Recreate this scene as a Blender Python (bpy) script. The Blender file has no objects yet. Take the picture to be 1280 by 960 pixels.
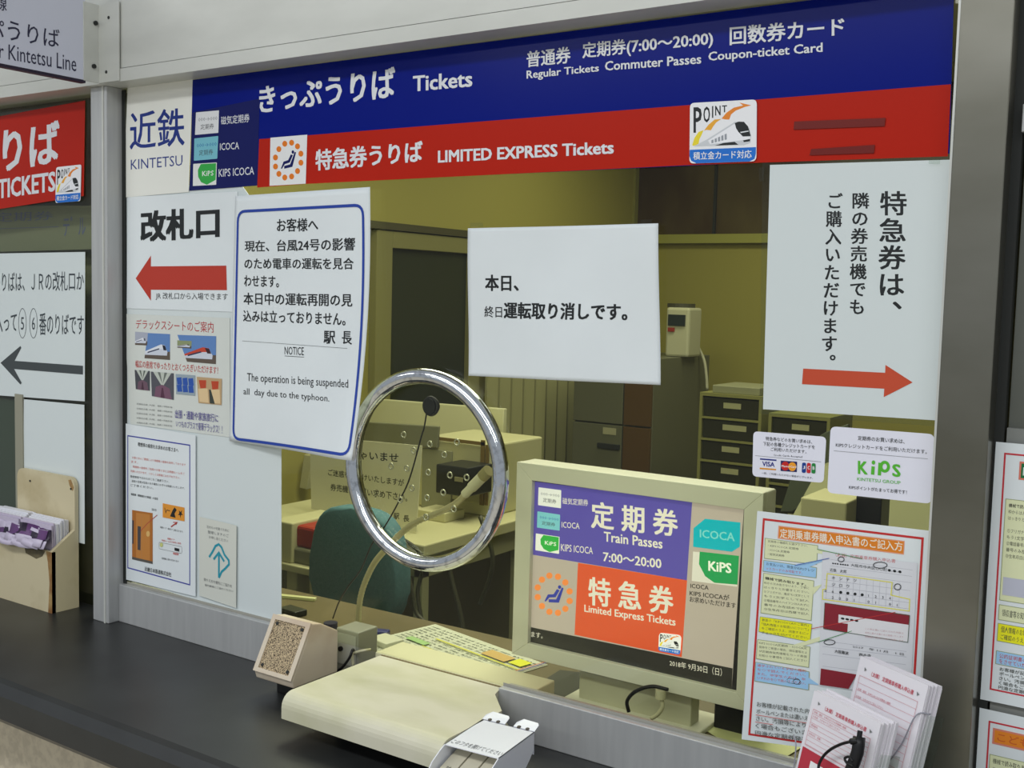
import bpy, bmesh, math, random
from mathutils import Vector as V, Matrix
random.seed(7)
S = bpy.context.scene
COL = S.collection
# ------------------------------------------------------------------ camera
FPX = 1378.0
YAW, PITCH, ROLL = -.59485, -.08039, .02551
CAM = V((.461, -1.287, 1.5))
cy, sy, cp, sp = math.cos(YAW), math.sin(YAW), math.cos(PITCH), math.sin(PITCH)
FW = V((sy*cp, cy*cp, sp)); _r = V((cy, -sy, 0)); _u = _r.cross(FW)
RT = _r*math.cos(ROLL) + _u*math.sin(ROLL); UP = -_r*math.sin(ROLL) + _u*math.cos(ROLL)
cd = bpy.data.cameras.new('camera'); cam = bpy.data.objects.new('camera', cd); COL.objects.link(cam)
cd.sensor_width = 36; cd.lens = FPX*36/1280; cd.clip_start = .02
m3 = Matrix((RT, UP, -FW)).transposed()
cam.matrix_world = Matrix.Translation(CAM) @ m3.to_4x4()
S.camera = cam
# ------------------------------------------------------------------ world, lights, exposure
w = bpy.data.worlds.new('world'); S.world = w; w.use_nodes = True
w.node_tree.nodes['Background'].inputs[0].default_value = (.86, .93, 1, 1)
w.node_tree.nodes['Background'].inputs[1].default_value = .38
def area(name, loc, sx, sy_, power, col, rot=(0, 0, 0)):
    l = bpy.data.lights.new(name, 'AREA'); l.shape = 'RECTANGLE'; l.size = sx; l.size_y = sy_
    l.energy = power; l.color = col
    o = bpy.data.objects.new(name, l); COL.objects.link(o); o.location = loc; o.rotation_euler = rot
area('concourse_light', (-.6, -1.9, 2.95), 6.0, .35, 62, (.97, .99, 1))
area('concourse_light', (-.6, -4.2, 2.95), 6.0, .35, 62, (.97, .99, 1))
area('office_light', (-1.2, 1.3, 2.55), 1.6, .5, 24, (1, 1, .82))
area('office_light', (-1.2, 3.2, 2.55), 1.6, .5, 18, (1, 1, .8))
area('office_light', (-.9, .75, 2.5), 1.4, .4, 16, (1, 1, .88))  # added fill near the window, brightens the greeting sign and monitor
S.view_settings.view_transform = 'Standard'; S.view_settings.look = 'None'
S.view_settings.gamma = 1; S.view_settings.use_curve_mapping = False
S.view_settings.exposure = 0.12
S.cycles.max_bounces = 8; S.cycles.transparent_max_bounces = 16
# ------------------------------------------------------------------ back-projection on to real planes
def ray(px, py): return FW + RT*((px-640)/FPX) + UP*((480-py)/FPX)
def AY(px, py, y=0): d = ray(px, py); return CAM + d*((y-CAM.y)/d.y)
def AZ(px, py, z): d = ray(px, py); return CAM + d*((z-CAM.z)/d.z)
def AX(px, py, x): d = ray(px, py); return CAM + d*((x-CAM.x)/d.x)
# ------------------------------------------------------------------ materials
def lin(c): return tuple(((v/255)/12.92 if v/255 <= .04045 else ((v/255+.055)/1.055)**2.4) for v in c)+(1,)
MC = {}
def mat(name, rgb, rough=.55, metal=0, spec=.35, noise=None, bump=0, emit=0, coat=0, alpha=1):
    if name in MC: return MC[name]
    m = bpy.data.materials.new(name); m.use_nodes = True; nt = m.node_tree; b = nt.nodes['Principled BSDF']
    c = lin(rgb); b.inputs['Base Color'].default_value = c
    b.inputs['Roughness'].default_value = rough; b.inputs['Metallic'].default_value = metal
    b.inputs['Specular IOR Level'].default_value = spec; b.inputs['Coat Weight'].default_value = coat
    b.inputs['Alpha'].default_value = alpha
    if emit: b.inputs['Emission Color'].default_value = c; b.inputs['Emission Strength'].default_value = emit
    if noise or bump:
        tc = nt.nodes.new('ShaderNodeTexCoord'); mp = nt.nodes.new('ShaderNodeMapping'); nz = nt.nodes.new('ShaderNodeTexNoise')
        sc, rgb2, lo, hi, stretch = noise if noise else (40, rgb, .4, .6, (1, 1, 1))
        mp.inputs['Scale'].default_value = stretch; nz.inputs['Scale'].default_value = sc; nz.inputs['Detail'].default_value = 5
        nt.links.new(tc.outputs['Object'], mp.inputs[0]); nt.links.new(mp.outputs[0], nz.inputs['Vector'])
        if noise:
            cr = nt.nodes.new('ShaderNodeValToRGB')
            cr.color_ramp.elements[0].position = lo; cr.color_ramp.elements[1].position = hi
            cr.color_ramp.elements[0].color = c; cr.color_ramp.elements[1].color = lin(rgb2)
            nt.links.new(nz.outputs[0], cr.inputs[0]); nt.links.new(cr.outputs[0], b.inputs['Base Color'])
        if bump:
            bp = nt.nodes.new('ShaderNodeBump'); bp.inputs['Strength'].default_value = bump; bp.inputs['Distance'].default_value = .002
            nt.links.new(nz.outputs[0], bp.inputs['Height']); nt.links.new(bp.outputs[0], b.inputs['Normal'])
    MC[name] = m; return m
def ink(rgb, rough=.5, emit=0): return mat('ink_%d_%d_%d_%g' % (*rgb, emit), rgb, rough, emit=emit)
def glassmat(name, tint, fac=None, rough=0):
    m = bpy.data.materials.new(name); m.use_nodes = True; nt = m.node_tree; nt.nodes.clear()
    o = nt.nodes.new('ShaderNodeOutputMaterial'); t = nt.nodes.new('ShaderNodeBsdfTransparent'); g = nt.nodes.new('ShaderNodeBsdfGlossy')
    mx = nt.nodes.new('ShaderNodeMixShader'); fr = nt.nodes.new('ShaderNodeFresnel'); fr.inputs[0].default_value = 1.3
    ge = nt.nodes.new('ShaderNodeNewGeometry'); mr = nt.nodes.new('ShaderNodeMapRange'); mr.inputs[3].default_value = 1.3; mr.inputs[4].default_value = 1/1.3
    nt.links.new(ge.outputs['Backfacing'], mr.inputs[0]); nt.links.new(mr.outputs[0], fr.inputs[0])
    t.inputs[0].default_value = (*tint, 1); g.inputs['Roughness'].default_value = rough
    nt.links.new(fr.outputs[0], mx.inputs[0]); nt.links.new(t.outputs[0], mx.inputs[1]); nt.links.new(g.outputs[0], mx.inputs[2])
    nt.links.new(mx.outputs[0], o.inputs[0]); MC[name] = m; return m
GLASS = glassmat('window_glass', (.95, .96, .885)); CLEAR = glassmat('clear_acrylic', (.93, .95, .93))
PAPER = mat('paper_white', (228, 234, 236), .55, noise=(6, (222, 228, 230), .35, .7, (1, 1, 1)), bump=.15)
PAPERG = mat('paper_film', (214, 222, 222), .35)
STICK = mat('sticker_white', (232, 232, 244), .3)
ALU = mat('aluminium', (188, 189, 188), .42, .3, noise=(14, (176, 177, 177), .3, .75, (6, 6, .5)), bump=.03)
ALUP = mat('painted_aluminium', (206, 207, 200), .38, .12, noise=(5, (194, 195, 188), .35, .7, (1, 3, 3)))
STEEL = mat('brushed_steel', (138, 136, 126), .3, .85, noise=(3, (112, 110, 98), .3, .7, (1, 1, 2.2)), bump=.02)
CHROME = mat('chrome', (215, 218, 222), .09, 1, noise=(90, (150, 152, 155), .52, .8, (1, 1, 1)), bump=.12)
DARK = mat('dark_gap', (40, 42, 40), .6)
BLACK = mat('black_plastic', (22, 22, 24), .4)
CREAM = mat('cream_plastic', (196, 192, 160), .45)
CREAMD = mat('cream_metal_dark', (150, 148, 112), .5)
# ------------------------------------------------------------------ mesh helpers
def link(name, me, mats, parent=None, smooth=False):
    o = bpy.data.objects.new(name, me); COL.objects.link(o)
    for m in (mats if isinstance(mats, (list, tuple)) else [mats]): me.materials.append(m)
    if smooth:
        for p in me.polygons: p.use_smooth = True
    if parent: o.parent = parent; o.matrix_parent_inverse = Matrix.Translation(-parent.location) if parent.type != 'EMPTY' or True else Matrix()
    return o
def tag(o, label=None, cat=None, group=None, kind=None):
    if label: o['label'] = label
    if cat: o['category'] = cat
    if group: o['group'] = group
    if kind: o['kind'] = kind
    return o
def thing(name, label, cat, loc, group=None):
    o = bpy.data.objects.new(name, None); COL.objects.link(o); o.location = loc; o.empty_display_size = .02
    return tag(o, label, cat, group)
def bmobj(name, bm, mats, parent=None, smooth=False):
    bmesh.ops.recalc_face_normals(bm, faces=bm.faces)
    me = bpy.data.meshes.new(name); bm.to_mesh(me); bm.free()
    return link(name, me, mats, parent, smooth)
def bbox(bm, x0, x1, y0, y1, z0, z1, bev=0):
    b2 = bmesh.new(); bmesh.ops.create_cube(b2, size=1)
    for v in b2.verts: v.co = V(((x0+x1)/2+v.co.x*(x1-x0), (y0+y1)/2+v.co.y*(y1-y0), (z0+z1)/2+v.co.z*(z1-z0)))
    if bev: bmesh.ops.bevel(b2, geom=list(b2.edges), offset=bev, segments=2, profile=.5, affect='EDGES')
    me = bpy.data.meshes.new('t'); b2.to_mesh(me); b2.free(); bm.from_mesh(me); bpy.data.meshes.remove(me)
def box(name, x0, x1, y0, y1, z0, z1, m, parent=None, bev=0):
    bm = bmesh.new(); bbox(bm, min(x0, x1), max(x0, x1), min(y0, y1), max(y0, y1), min(z0, z1), max(z0, z1), bev); return bmobj(name, bm, m, parent)
def struct(o): o['kind'] = 'structure'; return o
def prism(bm, base, off):          # polygon of 3D points extruded along off
    off = V(off); a = [bm.verts.new(V(p)) for p in base]; b = [bm.verts.new(V(p)+off) for p in base]
    bm.faces.new(a); bm.faces.new(b[::-1]); n = len(a)
    for i in range(n): bm.faces.new((a[i], b[i], b[(i+1) % n], a[(i+1) % n]))
def prismo(name, base, off, m, parent=None, bev=0):
    bm = bmesh.new(); prism(bm, base, off)
    if bev: bmesh.ops.bevel(bm, geom=list(bm.edges), offset=bev, segments=2, profile=.5, affect='EDGES')
    return bmobj(name, bm, m, parent)
def spline(pts, n=6):
    pts = [V(p) for p in pts]
    if len(pts) < 3: return pts
    out = []; P = [pts[0]*2-pts[1]]+pts+[pts[-1]*2-pts[-2]]
    for i in range(1, len(P)-2):
        for k in range(n):
            t = k/n; a, b, c, d = P[i-1], P[i], P[i+1], P[i+2]
            out.append(.5*((2*b)+(c-a)*t+(2*a-5*b+4*c-d)*t*t+(-a+3*b-3*c+d)*t**3))
    return out+[pts[-1]]
def tube(bm, pts, r, seg=10, smooth=6, ribs=0, closed=False):
    P = spline(pts, smooth) if smooth else [V(p) for p in pts]
    rings = []; up = None; n = len(P)
    for i, p in enumerate(P):
        d = (P[min(i+1, n-1)]-P[max(i-1, 0)]).normalized()
        if up is None: up = V((0, 0, 1)) if abs(d.z) < .9 else V((1, 0, 0))
        s = d.cross(up).normalized(); up = s.cross(d).normalized()
        rr = r(i/(n-1)) if callable(r) else r
        if ribs and i % 2: rr *= 1-ribs
        rings.append([bm.verts.new(p+(s*math.cos(a)+up*math.sin(a))*rr) for a in [2*math.pi*k/seg for k in range(seg)]])
    for i in range(n-1):
        for k in range(seg): bm.faces.new((rings[i][k], rings[i][(k+1) % seg], rings[i+1][(k+1) % seg], rings[i+1][k]))
    bm.faces.new(rings[0][::-1]); bm.faces.new(rings[-1])
def tubeo(name, pts, r, m, parent=None, **k): bm = bmesh.new(); tube(bm, pts, r, **k); return bmobj(name, bm, m, parent, True)
def torus(bm, c, R, r, n, axis='Y', seg=72, ms=14):
    rs = []
    for i in range(seg):
        a = 2*math.pi*i/seg; ring = []
        for j in range(ms):
            b = 2*math.pi*j/ms; rad = R+r*math.cos(b); h = r*math.sin(b)
            ring.append(bm.verts.new((c[0]+rad*math.cos(a), c[1]+h, c[2]+rad*math.sin(a))))
        rs.append(ring)
    for i in range(seg):
        for j in range(ms): bm.faces.new((rs[i][j], rs[(i+1) % seg][j], rs[(i+1) % seg][(j+1) % ms], rs[i][(j+1) % ms]))
def cyl(bm, c, axis, r, h, seg=20):
    c = V(c); ax = V(axis).normalized(); t = V((0, 0, 1)) if abs(ax.z) < .9 else V((1, 0, 0)); s = ax.cross(t).normalized(); u = s.cross(ax)
    base = [c+(s*math.cos(2*math.pi*k/seg)+u*math.sin(2*math.pi*k/seg))*r for k in range(seg)]; prism(bm, base, ax*h)
def cylo(name, c, axis, r, h, m, parent=None, seg=20): bm = bmesh.new(); cyl(bm, c, axis, r, h, seg); return bmobj(name, bm, m, parent)
# ------------------------------------------------------------------ printed sheets
def glyphs(s, bold, res=2):
    key = (s, bold, res)
    if key in glyphs.c: return glyphs.c[key]
    c = bpy.data.curves.new('t', 'FONT'); c.body = s; c.offset = bold; c.resolution_u = res
    o = bpy.data.objects.new('t', c); me = bpy.data.meshes.new_from_object(o)
    vs = [(v.co.x, v.co.y) for v in me.vertices]; fs = [tuple(p.vertices) for p in me.polygons]
    bpy.data.objects.remove(o); bpy.data.curves.remove(c); bpy.data.meshes.remove(me)
    xs = [v[0] for v in vs]; ys = [v[1] for v in vs]; r = (vs, fs, min(xs), max(xs), min(ys), max(ys))
    glyphs.c[key] = r; return r
glyphs.c = {}
def boldened(s, bold, res=2):      # heavier strokes: the same outline printed again a hair to each side
    vs, fs, a, b, c, d = glyphs(s, 0, res)
    if not bold: return [(x, y, 0) for x, y in vs], fs, a, b, c, d
    V2 = []; F2 = []; n = len(vs); k = bold*1.0
    for i, (dx, dy) in enumerate(((0, 0), (k, k*.6), (-k, k*.6), (k, -k*.6), (-k, -k*.6))):
        V2 += [(x+dx, y+dy, i*2.5e-6) for x, y in vs]; F2 += [tuple(j+i*n for j in f) for f in fs]
    return V2, F2, a-k, b+k, c-k*.6, d+k*.6
class Frame:
    def __init__(s, o, ex, ey, bend=None):
        s.o = V(o); s.ex = V(ex).normalized(); s.ey = V(ey).normalized(); s.n = s.ex.cross(s.ey).normalized(); s.bend = bend
    def px(s, x, y):
        d = ray(x, y); h = 0
        for _ in range(6 if s.bend else 1):
            o = s.o+s.n*h; t = (o-CAM).dot(s.n)/d.dot(s.n); p = CAM+d*t-o; a, b = p.dot(s.ex), p.dot(s.ey)
            if s.bend: h = s.bend(a, b)
        return a, b
    def d3(s, a, b, h=0):
        if s.bend: h += s.bend(a, b)
        return s.o+s.ex*a+s.ey*b+s.n*h
GLF = Frame((0, -.001, 0), (1, 0, 0), (0, 0, 1))
STUFFED = ('small_print', 'form_marks')
SPLIT = ('lettering', 'rule', 'underline', 'maroon_band', 'pointer_line', 'text_panel', 'logo', 'company_name', 'red_pointer')
class Sheet:
    uid = 0
    def __init__(s, name, label, cat, fr, parent=None, group=None, sheetname='sheet'):
        s.fr = fr; s.layer = 0; s.parts = {}; s.ox = s.oy = 0; s.s = 1; s.quad = None; s.name = name; s.label = label; s.cat = cat; s.par = parent; s.group = group; s.sn = sheetname
        s.base = None; s.thick = .0004
    def crop(s, ox, oy, sc): s.ox, s.oy, s.s, s.quad = ox, oy, sc, None; return s
    def local(s, tl, tr, br, bl, w=1, h=1): s.quad = ([s.fr.px(*q) for q in (tl, tr, br, bl)], w, h); return s
    def localab(s, q, w=1, h=1): s.quad = (q, w, h); return s
    def M(s, x, y):
        if s.quad:
            (a, b, c, d), w_, h_ = s.quad; u = x/w_; v = y/h_
            return tuple((a[i]*(1-u)+b[i]*u)*(1-v)+(d[i]*(1-u)+c[i]*u)*v for i in (0, 1))
        return s.fr.px(s.ox+x/s.s, s.oy+y/s.s)
    def put(s, part, m, vs, fs, dz=None):
        if part in STUFFED or '#' in part: pass
        elif part in SPLIT: s.uid += 1; part = '%s#%d' % (part, s.uid)
        s.layer += 1; h = .0003+.000013*s.layer if dz is None else dz
        if s.fr.bend and part in ('border', 'rule'): h += .0004
        P = s.parts.setdefault(part, ([], [], [], []))
        if m not in P[3]: P[3].append(m)
        k = len(P[0]); mi = P[3].index(m)
        for ab in vs: P[0].append(s.fr.d3(ab[0], ab[1], h+s.thick+(ab[2] if len(ab) > 2 else 0)))
        for f in fs: P[1].append(tuple(i+k for i in f)); P[2].append(mi)
    def poly(s, m, pts, part='print'):
        q = [s.M(*p) for p in pts]; s.put(part, m, q, [tuple(range(len(q)))])
    def grid(s, m, tl, tr, br, bl, part, n=14):
        c = [s.M(*p) for p in (tl, tr, br, bl)]; vs = []
        for j in range(n+1):
            for i in range(n+1):
                u, v = i/n, j/n; vs.append(tuple((c[0][k]*(1-u)+c[1][k]*u)*(1-v)+(c[3][k]*(1-u)+c[2][k]*u)*v for k in (0, 1)))
        fs = [(j*(n+1)+i, j*(n+1)+i+1, (j+1)*(n+1)+i+1, (j+1)*(n+1)+i) for j in range(n) for i in range(n)]
        s.put(part, m, vs, fs)
    def line(s, m, pts, wd, part='print', closed=False, sub=1):
        q = [V(s.M(*p)) for p in pts]
        if closed: q.append(q[0])
        if sub > 1:
            r = []
            for a, b in zip(q, q[1:]): r += [a.lerp(b, t/sub) for t in range(sub)]
            q = r+[q[-1]]
        n = len(q); vs = []
        for i in range(n):
            a = q[i-1] if i else (q[-2] if closed else q[0]); b = q[(i+1)] if i < n-1 else (q[1] if closed else q[-1])
            d1 = (q[i]-a); d2 = (b-q[i])
            if d1.length < 1e-9: d1 = d2
            if d2.length < 1e-9: d2 = d1
            d1 = d1.normalized(); d2 = d2.normalized(); t = (d1+d2)
            t = t.normalized() if t.length > 1e-6 else d1
            k = 1/max(.4, abs(t.dot(d1))); nn = V((-t.y, t.x))*wd/2*k; vs += [tuple(q[i]+nn), tuple(q[i]-nn)]
        s.put(part, m, vs, [(2*i, 2*i+1, 2*i+3, 2*i+2) for i in range(n-1)])
    def rrect(s, tl, tr, br, bl, r, seg=5):       # rounded quad -> list of points in (a,b)
        c = [V(s.M(*p)) for p in (tl, tr, br, bl)]; out = []
        for i in range(4):
            p, a, b = c[i], c[i-1], c[(i+1) % 4]; pa = p+(a-p).normalized()*r; pb = p+(b-p).normalized()*r
            for k in range(seg+1):
                t = k/seg; out.append(tuple(pa*(1-t)**2+p*2*t*(1-t)+pb*t*t))
        return out
    def rpoly(s, m, tl, tr, br, bl, r, part='print'): q = s.rrect(tl, tr, br, bl, r); s.put(part, m, q, [tuple(range(len(q)))])
    def rline(s, m, tl, tr, br, bl, r, wd, part='border', sub=1):
        q = s.rrect(tl, tr, br, bl, r); M0 = s.M; s.M = lambda a, b: (a, b); s.line(m, q, wd, part, True, sub); s.M = M0
    def disc(s, m, c, rx, ry=None, part='print', ring=0, n=20):   # rx, ry in the current px units
        ry = ry or rx; pts = [(c[0]+rx*math.cos(2*math.pi*k/n), c[1]+ry*math.sin(2*math.pi*k/n)) for k in range(n)]
        if ring: s.line(m, pts, ring, part, True)
        else: s.poly(m, pts, part)
    def text(s, m, t, x0, x1, lt, lb, rt=None, rb=None, bold=0, part='lettering', res=2):
        rt = lt if rt is None else rt; rb = lb if rb is None else rb
        vs, fs, gx0, gx1, gy0, gy1 = boldened(t, bold, res)
        A, B, C, D = [s.M(*p) for p in ((x0, lt), (x1, rt), (x1, rb), (x0, lb))]; out = []
        for x, y, lz in vs:
            u = (x-gx0)/(gx1-gx0); v = (gy1-y)/(gy1-gy0)
            out.append(tuple((A[i]*(1-u)+B[i]*u)*(1-v)+(D[i]*(1-u)+C[i]*u)*v for i in (0, 1))+(lz,))
        s.put(part, m, out, fs)
    def cell(s, m, ch, x0, x1, y0, y1, bold=0, part='lettering'):     # one glyph in its em box
        vs, fs, *_ = boldened(ch, bold); _, _, a0, a1, b0, b1 = boldened('国', bold)
        if ch in '、。':                       # vertical writing puts these at the upper right of the cell
            xs = [v[0] for v in vs]; ys = [v[1] for v in vs]; dx = (a1-.02)-max(xs); dy = (b1-.04)-max(ys); vs = [(x+dx, y+dy, z) for x, y, z in vs]
        out = [tuple(s.M(x0+(x-a0)/(a1-a0)*(x1-x0), y1-(y-b0)/(b1-b0)*(y1-y0)))+(z,) for x, y, z in vs]; s.put(part, m, out, fs)
    def sheet(s, m, tl, tr, br, bl, thick=.0004, r=0, curved=False):
        s.thick = thick
        q = [s.M(*p) for p in (tl, tr, br, bl)]
        loc = s.fr.d3(*[(q[2][i]+q[3][i])/2 for i in (0, 1)])
        s.root = thing(s.name, s.label, s.cat, loc, s.group) if not s.par else s.par
        bm = bmesh.new()
        if curved:
            n = 40; V2 = [[[bm.verts.new(s.fr.d3(*[(q[0][k]*(1-i/n)+q[1][k]*i/n)*(1-j/n)+(q[3][k]*(1-i/n)+q[2][k]*i/n)*j/n for k in (0, 1)], h)) for i in range(n+1)] for j in range(n+1)] for h in (thick, 0)]
            for h in (0, 1):
                for j in range(n):
                    for i in range(n): bm.faces.new((V2[h][j][i], V2[h][j][i+1], V2[h][j+1][i+1], V2[h][j+1][i]))
            rim = [(0, i) for i in range(n)]+[(j, n) for j in range(n)]+[(n, i) for i in range(n, 0, -1)]+[(j, 0) for j in range(n, 0, -1)]
            for (a, b), (c, d) in zip(rim, rim[1:]+rim[:1]): bm.faces.new((V2[0][a][b], V2[0][c][d], V2[1][c][d], V2[1][a][b]))
        else:
            if r: q = s.rrect(tl, tr, br, bl, r)
            prism(bm, [s.fr.d3(a, b, 0) for a, b in q], s.fr.n*thick)
        bmobj(s.sn, bm, m, s.root, curved); return s
    def done(s):
        for name, (vs, fs, mi, ms) in s.parts.items():
            name = name.split('#')[0]; me = bpy.data.meshes.new(name); me.from_pydata([tuple(v) for v in vs], [], fs); me.update()
            o = link(name, me, ms, s.root)
            if name in STUFFED: o['kind'] = 'stuff'
            me.polygons.foreach_set('material_index', mi)
        return s.root
WHITE = ink((236, 236, 236), .4); INKB = ink((28, 32, 34)); NAVY = mat('sign_navy', (22, 28, 92), .3, spec=.15); BLUE = mat('sign_blue', (2, 22, 122), .2, spec=.12); RED = mat('sign_red', (180, 36, 20), .25, spec=.12)
ORANGE = ink((226, 120, 20)); GREEN = ink((60, 175, 60)); TEAL = ink((20, 140, 165)); SKY = ink((90, 135, 195)); GREY = ink((120, 122, 122)); REDT = ink((200, 60, 50)); PINK = ink((196, 120, 130)); MAROON = ink((138, 34, 48))
def seatmark(p, cx, cy, rx, ry, skew=0, part='seat_symbol'):
    for k in range(12):
        a = 2*math.pi*(k+.5)/12; x = cx+rx*math.cos(a); y = cy+ry*math.sin(a)+skew*rx*math.cos(a)
        p.disc(EMO.get('o', ORANGE), (x, y), rx*.19, ry*.17, part, n=14)
    nv = EMO.get('n', NAVY); f = lambda pts: [(cx+u*rx, cy+v*ry+skew*u*rx) for u, v in pts]
    p.poly(nv, f([(-.55, .42), (-.35, .05), (.0, .0), (.2, -.3), (.36, -.25), (.12, .15), (-.25, .2), (-.48, .45)]), part)
    p.poly(nv, f([(-.3, .3), (.15, .26), (.5, -.42), (.6, -.38), (.32, .42), (-.3, .46)]), part)
    p.disc(nv, (cx+.36*rx, cy-.42*ry+skew*.36*rx), rx*.1, ry*.1, part, n=12)
EMO = {}
def pointmark(p, E=0):     # drawn in a 960 x 960 square
    I = lambda c: ink(c, .35, E)
    p.rpoly(I((238, 238, 240)), (112, 165), (840, 125), (835, 800), (105, 825), .006, 'emblem')
    p.poly(I((20, 110, 205)), [(108, 675), (832, 645), (830, 720), (815, 775), (760, 802), (180, 822), (125, 795), (106, 745)], 'emblem')
    y1, y2, y3 = (235, 215, 50), (235, 170, 50), (230, 135, 40)
    p.poly(I(y1), [(135, 625), (160, 545), (205, 480), (260, 460), (235, 520), (215, 560), (205, 615), (150, 632)], 'emblem')
    p.poly(I(y2), [(262, 468), (315, 400), (380, 345), (455, 338), (400, 375), (365, 420), (340, 462), (290, 458)], 'emblem')
    p.poly(I(y3), [(455, 335), (510, 270), (590, 215), (690, 192), (650, 160), (780, 190), (710, 208), (610, 248), (560, 290), (540, 345), (500, 345)], 'emblem')
    k = INKB if not E else I((30, 32, 36))
    for ch, x0, x1, t, b in (('P', 150, 240, 212, 490), ('O', 258, 330, 205, 378), ('I', 352, 366, 200, 328), ('N', 386, 446, 196, 302), ('T', 462, 515, 192, 268)):
        p.text(k, ch, x0, x1, t, b, t-3, b-3, .02, 'lettering')
    p.poly(I((205, 208, 212)), [(150, 638), (300, 560), (600, 370), (700, 368), (760, 440), (780, 520), (770, 600), (700, 625), (500, 625), (300, 635)], 'emblem')
    p.poly(I((240, 240, 244)), [(310, 575), (600, 390), (640, 470), (680, 530), (770, 535), (770, 560), (600, 580), (330, 615)], 'emblem')
    p.poly(k, [(600, 385), (640, 368), (700, 370), (745, 420), (775, 525), (690, 530), (640, 480), (615, 440)], 'emblem')
    p.poly(I((225, 228, 232)), [(660, 480), (750, 465), (752, 476), (668, 492)], 'emblem')
    p.poly(k, [(380, 630), (480, 600), (600, 588), (640, 620), (500, 626)], 'emblem'); p.poly(k, [(690, 572), (768, 556), (766, 582), (700, 592)], 'emblem')
    for i in range(5): p.poly(I((150, 155, 162)), [(345+i*36, 572-i*16), (368+i*36, 562-i*16), (370+i*36, 598-i*9), (347+i*36, 604-i*9)], 'emblem')
    p.text(I((240, 240, 240)), '積立金カード対応', 148, 785, 700, 785, 675, 765, .01, 'lettering')
# ================================================================== STRUCTURE
CT = .87                                   # counter top height
struct(box('floor', -6, 5, -6, -.0, -.02, 0, mat('terrazzo', (176, 168, 150), .35, noise=(60, (206, 198, 182), .4, .6, (1, 1, 1)))))
struct(box('floor', -6, 3, .0, 4.6, -.02, 0, mat('office_floor', (70, 66, 40), .6)))
struct(box('wall_counter_front', -3.2, 1.2, -.22, -.02, 0, .80, mat('counter_body', (196, 186, 164), .6, noise=(70, (180, 170, 150), .4, .6, (1, 1, 1)))))
struct(box('wall_above_beam', -3.2, 1.2, -.02, .1, 2.2, 3.0, ALUP))
struct(box('ceiling', -6, 3, .1, 4.6, 2.7, 2.75, mat('office_ceiling', (200, 200, 170), .8)))
YW = mat('yellow_wall', (158, 150, 76), .7)
struct(box('wall_office_back', -2.7, 3, 4.5, 4.6, 0, 2.7, YW))
struct(box('wall_office_left', -2.7, -2.6, .3, 4.5, 0, 2.7, YW))
struct(box('wall_office_right', 2.9, 3.0, .1, 4.5, 0, 2.7, YW))
# counter slab
ct = thing('ticket_counter', 'black stone counter ledge running along under the ticket window', 'counter', (-.9, -.16, .8))
STONE = mat('black_stone', (30, 31, 31), .38, spec=.5, noise=(9, (44, 46, 46), .3, .75, (1, 1, 1)), bump=.04)
bm = bmesh.new()
prof = [(-.02, .80), (-.32, .80), (-.335, .815), (-.335, .852), (-.325, .867), (-.315, CT), (.02, CT), (.02, .80)]
prism(bm, [(-3.2, y, z) for y, z in prof], (4.4, 0, 0)); bmobj('countertop', bm, STONE, ct)
# ---- left post
X0, X1 = AY(113, 113, -.036).x, AY(133, 110, -.036).x
post = thing('window_post', 'grey aluminium upright between the two ticket windows, left', 'post', (X1, 0, CT))
bm = bmesh.new(); bbox(bm, X0, X1, -.036, -.0002, CT, 1.856, .0015); bmobj('post_body', bm, ALU, post)
box('post_ridge', X1-.012, X1-.008, -.0375, -.0355, CT, 1.856, ALUP, post)
box('gasket', X1, X1+.009, -.004, -.0003, .94, 1.853, DARK, post)
# ---- right steel post
R0 = AY(1170, 500, -.03).x-.004
sp_ = thing('steel_post', 'wide brushed stainless steel upright at the right of the ticket window', 'post', (.2, 0, CT))
R0 = .174; R1 = .2275
box('post_body', R0, R1, -.03, .05, CT, 2.2, STEEL, sp_, .0012)
box('edge_strip', R0-.0025, R0, -.029, .02, CT, 2.2, mat('bright_edge', (205, 206, 200), .3, .3), sp_)
box('shadow_gap', R1, R1+.010, .0, .05, CT, 2.2, DARK, sp_)
# ---- beam above
bmx = thing('header_beam', 'painted metal lintel above the ticket windows', 'beam', (-.9, 0, 1.856))
box('lower_lip', -2.8, .1715, -.05, .03, 1.856, 1.878, ALUP, bmx)
box('fascia', -2.8, .1715, -.048, .03, 1.8795, 2.2, ALUP, bmx)
box('groove', -2.8, .1715, -.044, .03, 1.878, 1.8795, mat('groove_grey', (120, 120, 115), .6), bmx)
# ---- lower rails
def rail(name, label, x0, x1, z1):
    t = thing(name, label, 'rail', ((x0+x1)/2, 0, CT))
    box('seal_strip', x0, x1, -.0018, -.0008, z1-.02, z1+.004, mat('seal_beige', (158, 156, 146), .5), t)
    box('rail_face', x0, x1, -.014, -.002, CT, z1, ALU, t, .0012)
    box('rail_groove', x0, x1, -.0002, .012, CT, z1-.012, mat('rail_groove', (110, 108, 100), .5), t)
    box('rail_back_lip', x0, x1, .012, .018, CT, z1-.002, ALU, t); return t
rail('sill_rail', 'aluminium sill rail under the white notices, left of the tray', X1, AY(352, 800, -.014).x+.1, .941)
rail('sill_rail', 'aluminium sill rail under the monitor, right of the tray', AY(623, 860, -.014).x, R0-.003, .938)
# ---- glass panes
def pane(name, x0, x1, z0, z1, c=None):
    o = box(name, x0, x1, .0005, .0055, z0, z1, MC['window_glass']); struct(o); return o
g = pane('window_1', X1, R0, .936, 1.87)
g2 = pane('window_2', -2.0, X0-.0, .9, 1.87)
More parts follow.
